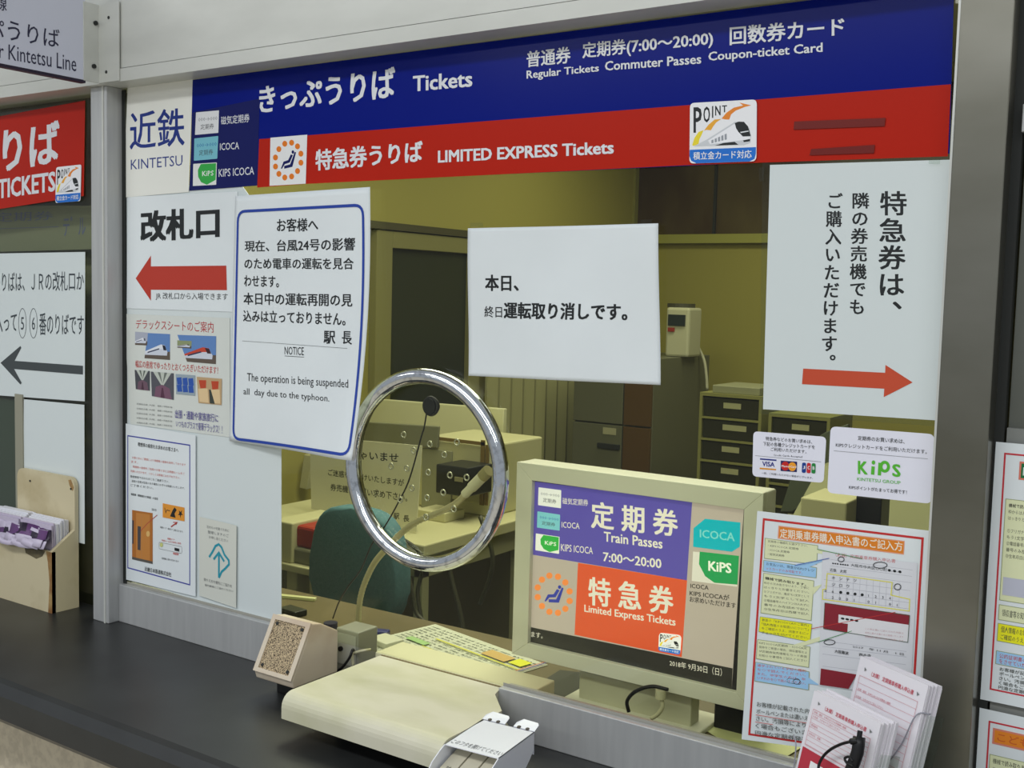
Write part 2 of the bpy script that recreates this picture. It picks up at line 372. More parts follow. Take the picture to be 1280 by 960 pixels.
# ================================================================== MAIN SIGN BOARD
s = Sheet('ticket_sign_board', 'long blue and red sign board across the top of the ticket window', 'sign', GLF, sheetname='blue_panel')
s.sheet(BLUE, (241, 100), (1193, -23), (1187, 192), (238, 236), .0006)
s.thick = .0006
bx = [AY(160, 112, 0), AY(241, 112, 0)]
s.poly(RED, [(324.5, 174), (1189, 105.5), (1185, 195.5), (860, 206.5), (382, 230), (322, 234.5)], 'red_panel')
s.poly(ink((236, 236, 228), .3), [(160, 110), (241.5, 97), (236.5, 240), (154.5, 247)], 'white_panel')
s.poly(NAVY, [(241.3, 140.6), (325, 123.4), (322, 232), (237, 238.5)], 'navy_panel')
WB = ink((222, 224, 228), .35)
s.crop(0, 0, 3.84)
s.text(ink((22, 48, 130)), '近鉄', 625, 888, 540, 722, 515, 698, .012, 'company_name')
s.text(ink((22, 48, 130)), 'KINTETSU', 630, 878, 767, 815, 744, 795, 0, 'company_name')
def cards(p, a, lab, W_, E=0, names=('passcard',)):
    I = lambda c: ink(c, .35, E)
    cp_ = ''
    for i, (q, col) in enumerate(zip(a, ((225, 226, 228), (120, 190, 205), (228, 230, 226)))):
        tl, tr, br, bl = q; p.rpoly(I(col), tl, tr, br, bl, .0012, 'card_picture#c%d' % i)
        m_ = lambda u, v: tuple((tl[k]*(1-u)+tr[k]*u)*(1-v)+(bl[k]*(1-u)+br[k]*u)*v for k in (0, 1))
        if i < 2:
            K = I((60, 62, 66))
            p.text(K, '定期券', m_(.2, 0)[0], m_(.78, 0)[0], m_(.2, .55)[1], m_(.2, .8)[1], m_(.8, .55)[1], m_(.8, .8)[1], 0, 'card_picture#c%d' % i, 1)
            p.text(I((130, 132, 136)) if i == 0 else I((40, 110, 170)), '000→000', m_(.1, 0)[0], m_(.93, 0)[0], m_(.1, .25)[1], m_(.1, .42)[1], m_(.9, .25)[1], m_(.9, .42)[1], 0, 'card_picture#c%d' % i, 1)
        else:
            G = I((50, 170, 70)); p.poly(G, [m_(u, v) for u, v in ((.32, .03), (.97, .03), (.97, .78), (.6, .98), (.35, .85), (.22, .6), (.2, .3))], 'card_picture#c%d' % i)
            p.text(I((235, 240, 235)), 'KiPS', m_(.38, 0)[0], m_(.86, 0)[0], m_(.38, .35)[1], m_(.38, .58)[1], m_(.86, .35)[1], m_(.86, .58)[1], .01, 'card_picture#c%d' % i, 1)
    for t, q in zip(('磁気定期券', 'ICOCA', 'KIPS ICOCA'), lab): p.text(W_, t, *q, .005, 'lettering')
cards(s, [[(943, 540), (1053, 530), (1050, 638), (938, 648)], [(935, 665), (1050, 653), (1045, 762), (933, 772)], [(930, 787), (1043, 780), (1040, 887), (928, 893)]],
      [(1063, 1200, 560, 600, 545, 587), (1058, 1150, 688, 722, 682, 716), (1052, 1222, 812, 850, 800, 838)], WB)
s.crop(310, 0, 2.612)
s.text(WB, 'きっぷうりば', 38, 482, 282, 370, 217, 318, .028, 'lettering')
s.text(WB, 'Tickets', 540, 734, 249, 300, 231, 283, .025, 'lettering')
s.poly(ink((232, 232, 232), .3), [(75, 450), (195, 440), (190, 600), (72, 607)], 'symbol_panel')
seatmark(s, 133, 523, 43, 57, -.15)
s.text(WB, '特急券うりば', 222, 572, 489, 558, 458, 530, .03, 'lettering')
s.text(WB, 'LIMITED EXPRESS Tickets', 622, 1196, 492, 532, 460, 502, .03, 'lettering')
s.crop(640, 0, 2.909)
s.text(WB, '普通券', 55, 215, 188, 246, 168, 230, .022); s.text(WB, '定期券(7:00～20:00)', 258, 733, 156, 222, 110, 174, .022)
s.text(WB, '回数券カード', 793, 1210, 98, 166, 62, 130, .022)
s.text(WB, 'Regular Tickets', 55, 318, 258, 296, 234, 268, .02); s.text(WB, 'Commuter Passes', 340, 690, 224, 258, 197, 232, .02)
s.text(WB, 'Coupon-ticket Card', 716, 1131, 190, 232, 155, 200, .02)
s.done()
# POINT sticker
p = Sheet('point_sticker', 'rounded train emblem sticker on the red band of the long blue sign', 'sticker', GLF).crop(850, 110, 8.727)
p.fr = Frame((0, -.0028, 0), (1, 0, 0), (0, 0, 1))
p.sheet(STICK, (112, 165), (840, 125), (835, 800), (105, 825), .0004, r=.007); pointmark(p); p.done()
TAPE = mat('tape', (112, 24, 16), .25)
tf = Frame((0, -.0028, 0), (1, 0, 0), (0, 0, 1))
for q, lb in (([(530, 397), (828, 385), (825, 412), (528, 423)], 'upper strip of old tape on the red band'), ([(585, 487), (793, 473), (790, 500), (580, 507)], 'lower strip of old tape on the red band')):
    t = prismo('tape_strip', [tf.d3(*tf.px(790+x/2.612, y/2.612)) for x, y in q], (0, -.0004, 0), TAPE); tag(t, lb, 'tape')
# ================================================================== NOTICES ON THE LEFT
BACK = Frame((0, .0095, 0), (1, 0, 0), (0, 0, 1))
o = prismo('backing_film', [AY(x, y, .0002) for x, y in ((158.5, 236), (300, 228), (352, 300), (352, 783), (155, 722))], (0, -.0008, 0), PAPERG)
tag(o, 'pale white film on the left of the glass, backing the small notices', 'film')
G1 = Frame((0, -.0012, 0), (1, 0, 0), (0, 0, 1)); G2 = Frame((0, -.0035, 0), (1, 0, 0), (0, 0, 1)); G3 = Frame((0, -.006, 0), (1, 0, 0), (0, 0, 1))
p = Sheet('gate_direction_notice', 'white notice with a red arrow pointing left to the ticket gate', 'notice', G1)
p.sheet(PAPER, (160, 246), (297, 239.5), (296, 390), (158.5, 385.5), .0004)
p.text(INKB, '改札口', 175.8, 275, 264, 303, 257.5, 297.5, .04)
p.poly(ink((186, 56, 40)), [(170, 348), (189, 319.5), (189, 333), (283.2, 332), (284, 362.7), (189, 362.2), (189, 376)], 'red_arrow')
p.text(INKB, 'JR 改札口から入場できます', 195, 285, 365.5, 375, 366.5, 376.5); p.done()
# deluxe seat poster
p = Sheet('deluxe_seat_poster', 'poster with train and seat photographs under the red arrow notice', 'poster', G1).crop(150, 385, 5.82)
p.sheet(mat('paper_cream', (214, 218, 212), .5), (30, 42), (800, 72), (800, 940), (78, 845), .0004)
p.text(ink((185, 62, 66)), 'デラックスシートのご案内', 118, 682, 82, 150, 100, 180)
p.text(ink((190, 66, 62)), '幅広の座席でゆったりとおくつろぎいただけます！', 115, 715, 378, 432, 425, 482, .006)
def train(p, q, W_, nose, sky=(96, 134, 190)):
    p.local(*q); p.uid += 1; P_ = 'train_photograph#%d' % p.uid
    p.poly(ink(sky), [(0, 0), (1, 0), (1, .75), (0, .75)], P_); p.poly(ink((96, 84, 74)), [(0, .72), (1, .68), (1, 1), (0, 1)], P_)
    p.poly(ink((205, 210, 222)), [(0, .72), (.62, .42), (.78, .45), (.9, .7), (.88, .84), (.0, .86)], P_)
    p.poly(ink(W_), [(0, .72), (.62, .42), (.8, .45), (.84, .58), (.6, .6), (0, .78)], P_)
    p.poly(ink((40, 48, 80)), [(.1, .74), (.56, .57), (.56, .62), (.1, .79)], P_); p.poly(ink(nose), [(.68, .44), (.8, .46), (.86, .64), (.74, .64)], P_)
C_ = lambda x, y: (150+x/5.82, 385+y/5.82)
train(p, [C_(205, 182), C_(366, 190), C_(366, 378), C_(180, 365)], (225, 228, 235), (30, 34, 50))
train(p, [C_(112, 172), C_(205, 180), C_(200, 272), C_(112, 268)], (225, 228, 235), (60, 64, 90), (170, 175, 190))
train(p, [C_(420, 195), C_(702, 205), C_(700, 408), C_(490, 390)], (196, 70, 48), (60, 30, 34))
train(p, [C_(420, 235), C_(525, 240), C_(522, 295), C_(420, 288)], (160, 160, 140), (90, 90, 80), (140, 150, 110))
def cabin(p, q, c1, c2, c3):
    p.local(*q); p.uid += 1; P_ = 'cabin_photograph#%d' % p.uid
    p.poly(ink(c1), [(0, 0), (1, 0), (1, 1), (0, 1)], P_)
    p.poly(ink((190, 196, 186)), [(.1, 0), (.9, 0), (.55, .5), (.45, .5)], P_); p.poly(ink(c3), [(.3, 0), (.42, 0), (.5, .45)], P_); p.poly(ink(c3), [(.6, 0), (.72, 0), (.52, .45)], P_)
    p.poly(ink(c2), [(.12, 1), (.2, .6), (.5, .48), (.82, .6), (.92, 1)], P_); p.poly(ink(tuple(max(0, k-35) for k in c2)), [(.4, 1), (.47, .6), (.53, .6), (.6, 1)], P_)
cabin(p, [C_(110, 450), C_(220, 458), C_(220, 602), C_(118, 590)], (74, 76, 82), (110, 84, 98), (90, 96, 90))
cabin(p, [C_(228, 462), C_(394, 475), C_(394, 668), C_(235, 640)], (84, 84, 92), (120, 84, 104), (110, 116, 110))
p.local(C_(408, 480), C_(550, 490), C_(550, 638), C_(412, 625)); P_ = 'seat_photograph'
p.poly(ink((150, 165, 175)), [(0, 0), (1, 0), (1, 1), (0, 1)], P_)
for i in range(3):
    for j in range(2): p.poly(ink((44, 84, 168)), [(.05+i*.3, .18+j*.36), (.3+i*.3, .14+j*.36), (.34+i*.3, .5+j*.36), (.08+i*.3, .52+j*.36)], P_)
P_ = 'seat_photograph#2'; p.local(C_(562, 500), C_(745, 515), C_(742, 706), C_(575, 690))
p.poly(ink((190, 160, 120)), [(0, 0), (1, 0), (1, 1), (0, 1)], P_)
for i in range(2):
    x = i*.5; p.poly(ink((224, 196, 150)), [(x+.03, .45), (x+.42, .42), (x+.45, .95), (x+.05, .95)], P_); p.poly(ink((188, 70, 40)), [(x+.08, .12), (x+.38, .1), (x+.36, .4), (x+.12, .44)], P_)
p.poly(ink((60, 66, 58)), [(.48, .45), (.56, .45), (.72, .98), (.5, .98)], P_)
p.crop(150, 385, 5.82)
for i in range(5):
    y = 690+i*34
    for x0, x1, t in ((125, 205, '近鉄名古屋'), (215, 258, '大阪'), (275, 385, '運賃＋特急料金')): p.text(GREY, t, x0, x1, y+(x0-125)*.1, y+12+(x0-125)*.1, y+(x1-125)*.1, y+12+(x1-125)*.1, 0, 'small_print', 1)
PUR = ink((88, 80, 150))
p.text(PUR, '出張・通勤や家族旅行に', 405, 718, 738, 800, 772, 832, .006); p.text(PUR, 'いつものプラスで豪華デラックス！！', 412, 748, 815, 862, 850, 918, 0); p.done()
# smoking-seat notice
p = Sheet('smoking_car_notice', 'blue framed notice with a photograph of a wooden train door, lower left', 'notice', G2).crop(150, 540, 4.364)
p.sheet(PAPER, (23, -48), (413, 17), (413, 897), (23, 802), .0004)
p.line(ink((60, 66, 160)), [(44, 20), (382, 72), (382, 833), (44, 740)], .0022, 'border', True)
p.text(INKB, '喫煙車の座席をお求めのお客さまへ', 100, 320, 55, 78, 88, 112, .01)
RR = ink((205, 96, 84)); rows = [(68, 360, 132, RR, 'お客さまのご要望により喫煙車の座席を発売しております'), (62, 100, 155, RR, 'ます。'), (72, 355, 182, RR, '喫煙車の座席をご利用のお客さまには喫煙ルームをご'),
    (60, 330, 206, RR, '利用いただけます。くわしくは係員におたずね下さい。'), (58, 270, 235, INKB, '禁煙車両ではおたばこをご遠慮下さい。'), (66, 355, 260, INKB, '座席の変更は空席のある場合にかぎりお取扱いいたします。'), (58, 185, 282, INKB, 'ご了承ください。')]
for x0, x1, y, m_, t in rows: p.text(m_, t, x0, x1, y, y+13, y+(x1-x0)*.14, y+13+(x1-x0)*.14, 0, 'small_print', 1)
p.text(INKB, '喫煙車（喫煙席付き車両）の目印', 62, 208, 332, 345, 358, 372, .01, 'small_print', 1)
P_ = 'door_photograph'
p.poly(ink((176, 108, 44)), [(68, 425), (180, 442), (180, 718), (68, 692)], P_); p.poly(ink((196, 130, 62)), [(90, 440), (165, 450), (165, 700), (90, 690)], P_)
p.poly(ink((74, 70, 72)), [(98, 512), (116, 516), (114, 645), (98, 642)], P_); p.poly(ink((90, 86, 80)), [(68, 680), (180, 706), (180, 720), (68, 694)], P_); p.poly(ink((70, 60, 66)), [(68, 480), (78, 482), (76, 610), (68, 608)], P_)
p.line(ink((180, 130, 90)), [(120, 448), (120, 690)], .0008, P_); p.disc(ink((222, 180, 110)), (155, 555), 10, 16, P_)
p.poly(ink((226, 150, 52)), [(235, 388), (354, 412), (354, 487), (235, 465)], 'smoking_symbol')
p.poly(INKB, [(275, 460), (290, 425), (300, 410), (312, 425), (300, 445), (306, 468)], 'smoking_symbol'); p.line(INKB, [(246, 412), (252, 440), (258, 425), (275, 430)], .0014, 'smoking_symbol')
st = [(332+(15 if k % 2 else 6)*math.sin(k*math.pi/5), 445-(-24 if k % 2 else -9)*-math.cos(k*math.pi/5)) for k in range(10)]; p.poly(INKB, st, 'smoking_symbol')
p.line(ink((180, 70, 60)), [(115, 540), (150, 500), (205, 452)], .0013, 'red_pointer'); p.line(ink((180, 60, 50)), [(280, 517), (312, 494)], .0022, 'red_pointer')
p.line(ink((180, 60, 50)), [(292, 492), (314, 492), (306, 506)], .0014, 'red_pointer')
p.text(INKB, '喫煙マーク（車内ドア上部にあります）', 222, 345, 513, 524, 538, 550, 0, 'small_print', 1); p.text(INKB, '目印', 176, 200, 415, 428, 420, 433, 0, 'small_print', 1)
p.text(REDT, '自動ドア', 262, 300, 575, 585, 583, 593, .01, 'small_print', 1); p.text(REDT, '喫煙ルーム付き車両の座席', 230, 335, 585, 595, 603, 613, 0, 'small_print', 1)
p.rline(GREY, (215, 600), (340, 625), (340, 662), (215, 636), .003, .0005, 'diagram'); p.disc(ink((200, 205, 130)), (228, 615), 9, 12, 'diagram'); p.poly(INKB, [(300, 630), (325, 636), (325, 652), (300, 646)], 'diagram')
p.text(REDT, '喫煙席', 292, 322, 655, 668, 660, 673, .01, 'small_print', 1); p.text(INKB, '座席数に限りがあります', 230, 322, 682, 693, 700, 712, 0, 'small_print', 1)
p.text(INKB, '近畿日本鉄道株式会社', 137, 282, 733, 757, 765, 790, .006); p.done()
# teal leaflet
p = Sheet('folding_arrow_leaflet', 'small narrow leaflet with a teal folded arrow, beside the blue framed notice', 'leaflet', G2).crop(150, 540, 4.364)
p.sheet(mat('leaflet_paper', (214, 216, 206), .5), (435, 462), (636, 510), (634, 960), (433, 892), .0004)
for i, t in enumerate(('忘れものを防ぐために', '整理しますのご', 'お申し出ください')): p.text(GREY, t, 475+i*6, 597-i*3, 508+i*28, 524+i*28, 530+i*28, 547+i*28, 0, 'small_print', 1)
p.line(ink((40, 150, 170)), [(488, 682), (505, 655), (522, 622), (540, 612), (555, 628), (572, 670), (595, 700), (596, 722), (575, 745), (556, 762), (541, 795)], .0042, 'teal_arrow')
p.line(ink((40, 150, 170)), [(541, 795), (541, 660)], .0042, 'teal_arrow'); p.line(ink((40, 150, 170)), [(512, 694), (541, 658), (570, 706)], .0042, 'teal_arrow')
p.text(GREY, '降りる方を優先にご協力を', 460, 612, 795, 812, 832, 850, 0, 'small_print', 1); p.text(GREY, '整列乗車にご協力ください', 465, 618, 828, 840, 862, 874, 0, 'small_print', 1); p.done()
# A3 notice, lower right corner curling off the glass
ax0, az1 = -.985, 1.657
def bendA3(a, b):
    u = max(0, min(1, (a+.985)/.3)); v = max(0, min(1, (1.657-b)/.42)); return .055*u**1.5*v**2.2+.004*(1-v)*u
A3F = Frame((0, -.0075, 0), (1, 0, 0), (0, 0, 1), bendA3)
p = Sheet('service_suspension_notice', 'tall white typhoon notice in a blue rounded frame, corner lifting off the glass', 'notice', A3F).crop(280, 230, 2.667)
p.sheet(PAPER, (38, 40), (487, 10), (425, 922), (18, 857), .0004, curved=True)
p.rline(ink((34, 66, 160)), (48, 92), (464, 70), (416, 903), (32, 849), .017, .0046, 'border', sub=12)
def T(t, *a, b=.018, **k): p.text(INKB, t, *a, bold=b, **k)
T('お客様へ', 177, 315, 115, 160, 113, 157); T('現在、台風24号の影響', 70, 438, 189, 226, 178, 222); T('のため電車の運転を見合', 69, 433, 247, 284, 246, 285)
T('わせます。', 68, 184, 304, 342, 307, 345); T('本日中の運転再開の見', 66, 429, 362, 402, 366, 409); T('込みは立っておりません。', 65, 406, 420, 458, 428, 472)
T('駅', 333, 372, 489, 532, 490, 533); T('長', 394, 427, 490, 532, 491, 536); p.line(GREY, [(62, 523), (412, 548)], .0006, 'rule', sub=8)
T('NOTICE', 203, 267, 542, 568, 544, 571, b=0); p.line(INKB, [(203, 573), (268, 577)], .0007, 'rule')
T('The operation is being suspended', 78, 415, 630, 665, 652, 688, b=0); T('all  day due to the typhoon.', 66, 352, 680, 708, 704, 732, b=0)
p.done()
# A4 notice
p = Sheet('cancelled_today_notice', 'white landscape notice with two lines of black writing, taped mid glass', 'notice', G1).crop(560, 220, 2.4)

p.fr = Frame((0, -.0015, 0), (1, 0, 0), (0, 0, 1), lambda a, b: .0025*math.sin((a+.4)*22)*math.sin(b*19)+.0028)
p.sheet(PAPER, (60, 157), (631, 142), (638, 627), (62, 599), .0004, curved=True)
p.text(INKB, '本日、', 112, 213, 296, 345, 296, 346, .03); p.text(INKB, '終日', 110, 163, 390, 424, 391, 425, .008); p.text(INKB, '運転取り消しです。', 168, 539, 378, 428, 382, 434, .032); p.done()
# tape pieces
for i, (x, y, a, b) in enumerate(((596, 281, 16, 5), (808, 277, 14, 5), (707, 472, 12, 10), (952, 218, 6, 18), (1168, 202, 14, 6))):
    q = [AY(x-a/2, y-b/2, -.0052), AY(x+a/2, y-b/2, -.0052), AY(x+a/2, y+b/2, -.0052), AY(x-a/2, y+b/2, -.0052)]
    t = prismo('clear_tape', q, (0, -.0003, 0), CLEAR); tag(t, ('clear tape at top left of the landscape notice', 'clear tape at top right of the landscape notice', 'clear tape under the landscape notice', 'clear tape left of the laminated arrow notice', 'clear tape at the top right of the laminated arrow notice')[i], 'tape')
# laminated portrait notice
p = Sheet('laminated_arrow_notice', 'laminated white notice with vertical writing and an orange arrow pointing right', 'notice', G1)
p.sheet(CLEAR, (953, 202), (1190, 196), (1174, 533), (950, 517), .0006, 0); p.root.children[0].name = 'laminate'
p.crop(930, 180, 4.571)
p.poly(PAPERG, [(150, 120), (1188, 90), (1119, 1580), (110, 1515)], 'paper')
def col(t, xt0, xt1, xb0, xb1, y0, y1, n):
    pitch = (y1-y0)/(n-.12)
    for i, ch in enumerate(t):
        k = i/(n-1); a = xt0+(xb0-xt0)*k; b = xt1+(xb1-xt1)*k; p.cell(INKB, ch, a, b, y0+i*pitch, y0+i*pitch+pitch*.86, .02)
col('特急券は、', 786, 924, 768, 906, 276, 1030, 5); col('隣の券売機でも', 622, 712, 606, 690, 283, 978, 7)
col('ご購入いただけます。', 478, 560, 443, 527, 285, 1290, 10)
p.crop(930, 390, 4.571); p.poly(ink((198, 76, 46)), [(340, 323), (808, 347), (810, 302), (965, 402), (800, 486), (803, 438), (333, 412)], 'orange_arrow'); p.done()
# stickers
p = Sheet('credit_card_sticker', 'small rounded white sticker with three payment card marks', 'sticker', G1).crop(940, 500, 5.333)
p.sheet(STICK, (10, 208), (496, 246), (478, 553), (3, 508), .0004, r=.006)
p.text(INKB, '特急券などのお買い求めは、', 93, 402, 243, 270, 266, 292, .004, 'lettering', 1); p.text(INKB, '下記の各種クレジットカードを', 76, 420, 277, 305, 300, 328, .004, 'lettering', 1)
p.text(INKB, 'ご利用いただけます。', 126, 364, 315, 340, 332, 357, .004, 'lettering', 1); p.text(INKB, 'Credit Cards Accepted', 145, 336, 360, 376, 372, 389, 0, 'lettering', 1); p.line(GREY, [(22, 370), (462, 412)], .0004, 'rule')
VB = ink((26, 40, 130)); P_ = 'card_mark#1'
p.poly(VB, [(55, 388), (165, 397), (164, 406), (55, 397)], P_); p.poly(ink((226, 150, 30)), [(53, 450), (162, 459), (161, 468), (53, 460)], P_); p.text(VB, 'VISA', 70, 152, 408, 440, 415, 446, .02, P_)
P_ = 'card_mark#2'; p.poly(ink((24, 30, 90)), [(193, 403), (302, 411), (300, 480), (192, 472)], P_); p.disc(ink((200, 36, 30)), (223, 440), 26, 30, P_); p.disc(ink((240, 160, 40)), (270, 444), 26, 30, P_); p.text(WHITE, 'MasterCard', 198, 297, 432, 446, 438, 453, .012, P_, 1)
for i, (c, ch) in enumerate((((20, 60, 140), 'J'), ((200, 40, 50), 'C'), ((30, 130, 60), 'B'))):
    P_ = 'card_mark#3'; x = 333+i*32; p.rpoly(ink(c), (x+3, 416+i*2), (x+29, 418+i*2), (x+27, 486+i*2), (x, 484+i*2), .002, P_); p.text(WHITE, ch, x+8, x+22, 438+i*2, 460+i*2, bold=.02, part=P_)
p.text(INKB, '一部、ご利用いただけない場合がございます。', 65, 407, 478, 492, 512, 527, 0, 'lettering', 1); p.done()
p = Sheet('green_logo_sticker', 'larger rounded white sticker with green logo letters', 'sticker', G1).crop(940, 500, 5.333)
p.sheet(STICK, (525, 175), (1217, 228), (1197, 692), (502, 618), .0004, r=.007)
GR = ink((86, 184, 50)); p.text(INKB, '定期券のお買い求めは、', 707, 1018, 238, 267, 260, 292, .006); p.text(INKB, 'KIPSクレジットカードをご利用いただけます。', 560, 1166, 284, 312, 330, 360, .004)
p.line(GREY, [(546, 338), (1173, 392)], .0004, 'rule')
p.text(GR, 'K', 707, 772, 404, 492, 411, 497, .03, 'logo'); p.line(GR, [(809, 442), (805, 497)], .0038, 'logo'); p.disc(GR, (811, 416), 12, 14, 'logo')
p.line(GR, [(855, 418), (850, 502)], .0038, 'logo'); p.disc(GR, (886, 444), 25, 30, 'logo', .0034); p.text(GR, 'S', 936, 992, 424, 508, 430, 516, .03, 'logo')
p.text(GR, 'KINTETSU GROUP', 702, 992, 515, 536, 540, 562, .004); p.text(INKB, 'KIPSポイントがたまってお得です！', 648, 1033, 568, 592, 600, 628, .004); p.done()
# application guide poster
def guide(name, label, fr, L):
    p = Sheet(name, label, 'poster', fr); return p
p = Sheet('application_guide_poster', 'red framed form filling guide with orange title beside the monitor', 'poster', G1).crop(910, 630, 2.908)
p.sheet(PAPER, (107, 25), (740, 98), (688, 938), (50, 855), .0004)
p.line(ink((200, 48, 48)), [(131, 55), (708, 125), (660, 925), (78, 836)], .0026, 'border', True)
OB = ink((226, 132, 36)); YL = ink((226, 230, 186)); YE = ink((240, 236, 30)); LB = ink((160, 204, 240)); FR = ink((150, 160, 110))
p.poly(ink((230, 160, 130)), [(184, 78), (643, 134), (640, 184), (181, 125)], 'title_panel'); p.poly(OB, [(188, 82), (640, 137), (637, 180), (185, 121)], 'title_panel')
p.text(ink((240, 236, 220)), '定期乗車券購入申込書のご記入方', 190, 635, 88, 122, 138, 172, .012, 'title')
def panel(m, q, part=None):
    p.uid += 1; part = 'text_panel#%d' % p.uid; p.poly(FR, [(x+(-2 if i in (0, 3) else 2), y+(-2 if i < 2 else 2)) for i, (x, y) in enumerate(q)], part); p.poly(m, q, part)
Gy = ink((70, 72, 66)); 
def rowsf(L, x0, x1, y, dy, h, sl=.12, m_=None, part='small_print'):
    for i, t in enumerate(L):
        if isinstance(t, tuple): t, xe = t
        else: xe = x1
        if t: p.text(m_ or Gy, t, x0, xe, y+i*dy, y+h+i*dy, y+i*dy+(xe-x0)*sl, y+h+i*dy+(xe-x0)*sl, 0, part, 1)
panel(YL, [(137, 125), (326, 152), (322, 218), (134, 196)]); p.poly(YL, [(324, 162), (400, 180), (490, 200), (322, 178)], 'text_panel')
rowsf(['定期券の種類をお選び下さい。', ('・KIPS ICOCA 定期券', 258), ('・ICOCA 定期券', 225), ('・磁気定期券', 206)], 146, 290, 130, 15.5, 9)
panel(LB, [(132, 205), (322, 232), (320, 267), (129, 243)]); p.poly(LB, [(245, 220), (370, 196), (290, 232)], 'text_panel')
p.text(INKB, 'お支払いは、現金かKIPSクレジ', 140, 315, 211, 222, 236, 247, 0, 'small_print', 1); p.text(REDT, 'ットカードのみ可能です。', 140, 272, 228, 238, 245, 256, 0, 'small_print', 1)
panel(YL, [(132, 252), (312, 280), (302, 422), (121, 394)]); p.poly(YL, [(310, 330), (345, 290), (310, 302)], 'text_panel')
p.text(INKB, '機械で読み取ります。', 136, 285, 263, 274, 288, 298, .02, 'small_print', 1)
rowsf(['枠からはみ出さないよう、丁寧に', 'はっきりとお書きください。', '①フリガナは、濁点"も1文字として', 'もう1文字として記入', '②電話番号のハイフンは入れずに', '番号のみ左詰めで記入', '③生年月日は西暦で記入'], 132, 296, 281, 15.8, 9)
panel(YE, [(119, 410), (305, 437), (298, 500), (114, 462)]); rowsf(['裏面の「KIPS ICOCAのご案内」', '「個人情報のお取扱いについて」', 'をご確認のうえ、同意するに✓', 'チェックを付けてください。'], 124, 294, 415, 15.2, 10)
panel(YL, [(110, 493), (298, 520), (293, 592), (105, 560)]); p.poly(YL, [(235, 512), (400, 462), (440, 465), (270, 517)], 'text_panel')
rowsf(['KIPS ICOCA定期券・ICOCA定', '期券をご希望の場合、領収書等およ', 'び定期券発売情報をカード券面', 'お知らせ事項をご記入ください'], 114, 288, 499, 15, 9)
panel(LB, [(103, 575), (295, 610), (293, 674), (99, 641)]); p.poly(LB, [(294, 630), (335, 658), (293, 652)], 'text_panel')
rowsf(['通学されている学校の種別', 'を〇で囲んでください。', 'また、中学生の方は、年', 'いずれかを〇で囲んでください。'], 108, 284, 580, 15.2, 10, m_=REDT); p.disc(INKB, (251, 644), 12, 10, 'form_marks', .0007); p.rline(INKB, (216, 632), (266, 640), (266, 656), (216, 648), .003, .0005, 'form_marks')
# the sample form
FO = ink((220, 221, 226)); p.poly(FO, [(345, 172), (690, 214), (664, 700), (330, 660)], 'sample_form')
p.text(ink((196, 110, 110)), '（太線）定期乗車券購入申込書', 392, 610, 176, 190, 200, 214, .004, 'small_print', 1)
for y, x0, x1 in ((205, 375, 672), (228, 372, 670), (250, 360, 668), (278, 350, 664), (300, 350, 600), (322, 348, 660), (345, 352, 662), (500, 345, 650), (520, 345, 650), (548, 345, 648), (592, 345, 640)): p.line(ink((176, 176, 186)), [(x0, y-4), (x1, y+(x1-x0)*.115)], .0004, 'form_marks')
for k in range(12):
    x = 362+k*24; p.line(ink((186, 186, 194)), [(x, 256+(k*24)*.115), (x-4, 345+(k*24)*.115)], .0003, 'form_marks')
p.line(ink((228, 222, 90)), [(362, 252), (598, 284), (594, 330), (662, 345), (660, 388), (345, 345), (346, 310), (358, 308)], .0011, 'form_marks', True)
p.text(INKB, '近鉄　太郎', 372, 432, 232, 244, 239, 251, 0, 'small_print', 1); p.text(INKB, '大阪市中央区○○町●-●-●', 448, 632, 215, 226, 240, 252, 0, 'small_print', 1); p.text(INKB, '●●● ●●●●', 380, 440, 212, 217, 219, 224, 0, 'small_print', 1)
for row, (t, y) in enumerate((('キンテツ', 262), ('ジロウ', 286), ('06●●●●1234', 308), ('　2001 01 01', 330))):
    for k, ch in enumerate(t):
        if ch not in ' 　': x = (385 if row < 2 else 360)+k*26; p.cell(INKB, ch, x-6, x+6, y+k*3, y+12+k*3, 0, 'small_print')
for c, rx, ry in (((413, 200), 11, 9), ((555, 221), 25, 11), ((618, 300), 12, 11), ((452, 453), 11, 9), ((371, 501), 20, 9)): p.disc(INKB, c, rx, ry, 'form_marks', .0008)
p.poly(MAROON, [(355, 358), (662, 402), (658, 438), (352, 396)], 'maroon_band'); p.poly(MAROON, [(352, 380), (404, 388), (438, 436), (436, 466), (348, 450)], 'maroon_band'); p.poly(ink((228, 226, 228)), [(404, 400), (660, 438), (655, 500), (436, 466), (438, 434), (403, 430)], 'sample_form')
p.line(ink((60, 90, 60)), [(354, 358), (350, 452), (655, 501), (662, 404)], .0006, 'form_marks', True); p.text(INKB, '●●●●', 412, 476, 410, 418, 420, 428, 0, 'small_print', 1)
p.line(ink((196, 50, 50)), [(304, 452), (610, 392)], .0007, 'pointer_line'); p.line(ink((60, 140, 70)), [(330, 500), (452, 460)], .0007, 'pointer_line'); p.line(ink((60, 140, 70)), [(326, 163), (490, 198)], .0007, 'pointer_line'); p.line(ink((50, 80, 170)), [(245, 222), (370, 196)], .0007, 'pointer_line')
rowsf(['この申込書にご記入された内容は', '本件に関する事のみに使用いたします', '定期券の発売のために利用します'], 500, 640, 448, 14, 7, m_=ink((200, 160, 164)))
p.text(INKB, '2017　年 11 月　1 日', 455, 640, 512, 520, 540, 549, 0, 'small_print', 1); p.text(INKB, '大阪難波', 390, 440, 527, 539, 535, 547, .01, 'small_print', 1); p.text(INKB, '西大寺', 478, 522, 540, 550, 545, 556, .01, 'small_print', 1)
p.poly(MAROON, [(340, 596), (470, 618), (440, 670), (336, 655)], 'maroon_band')
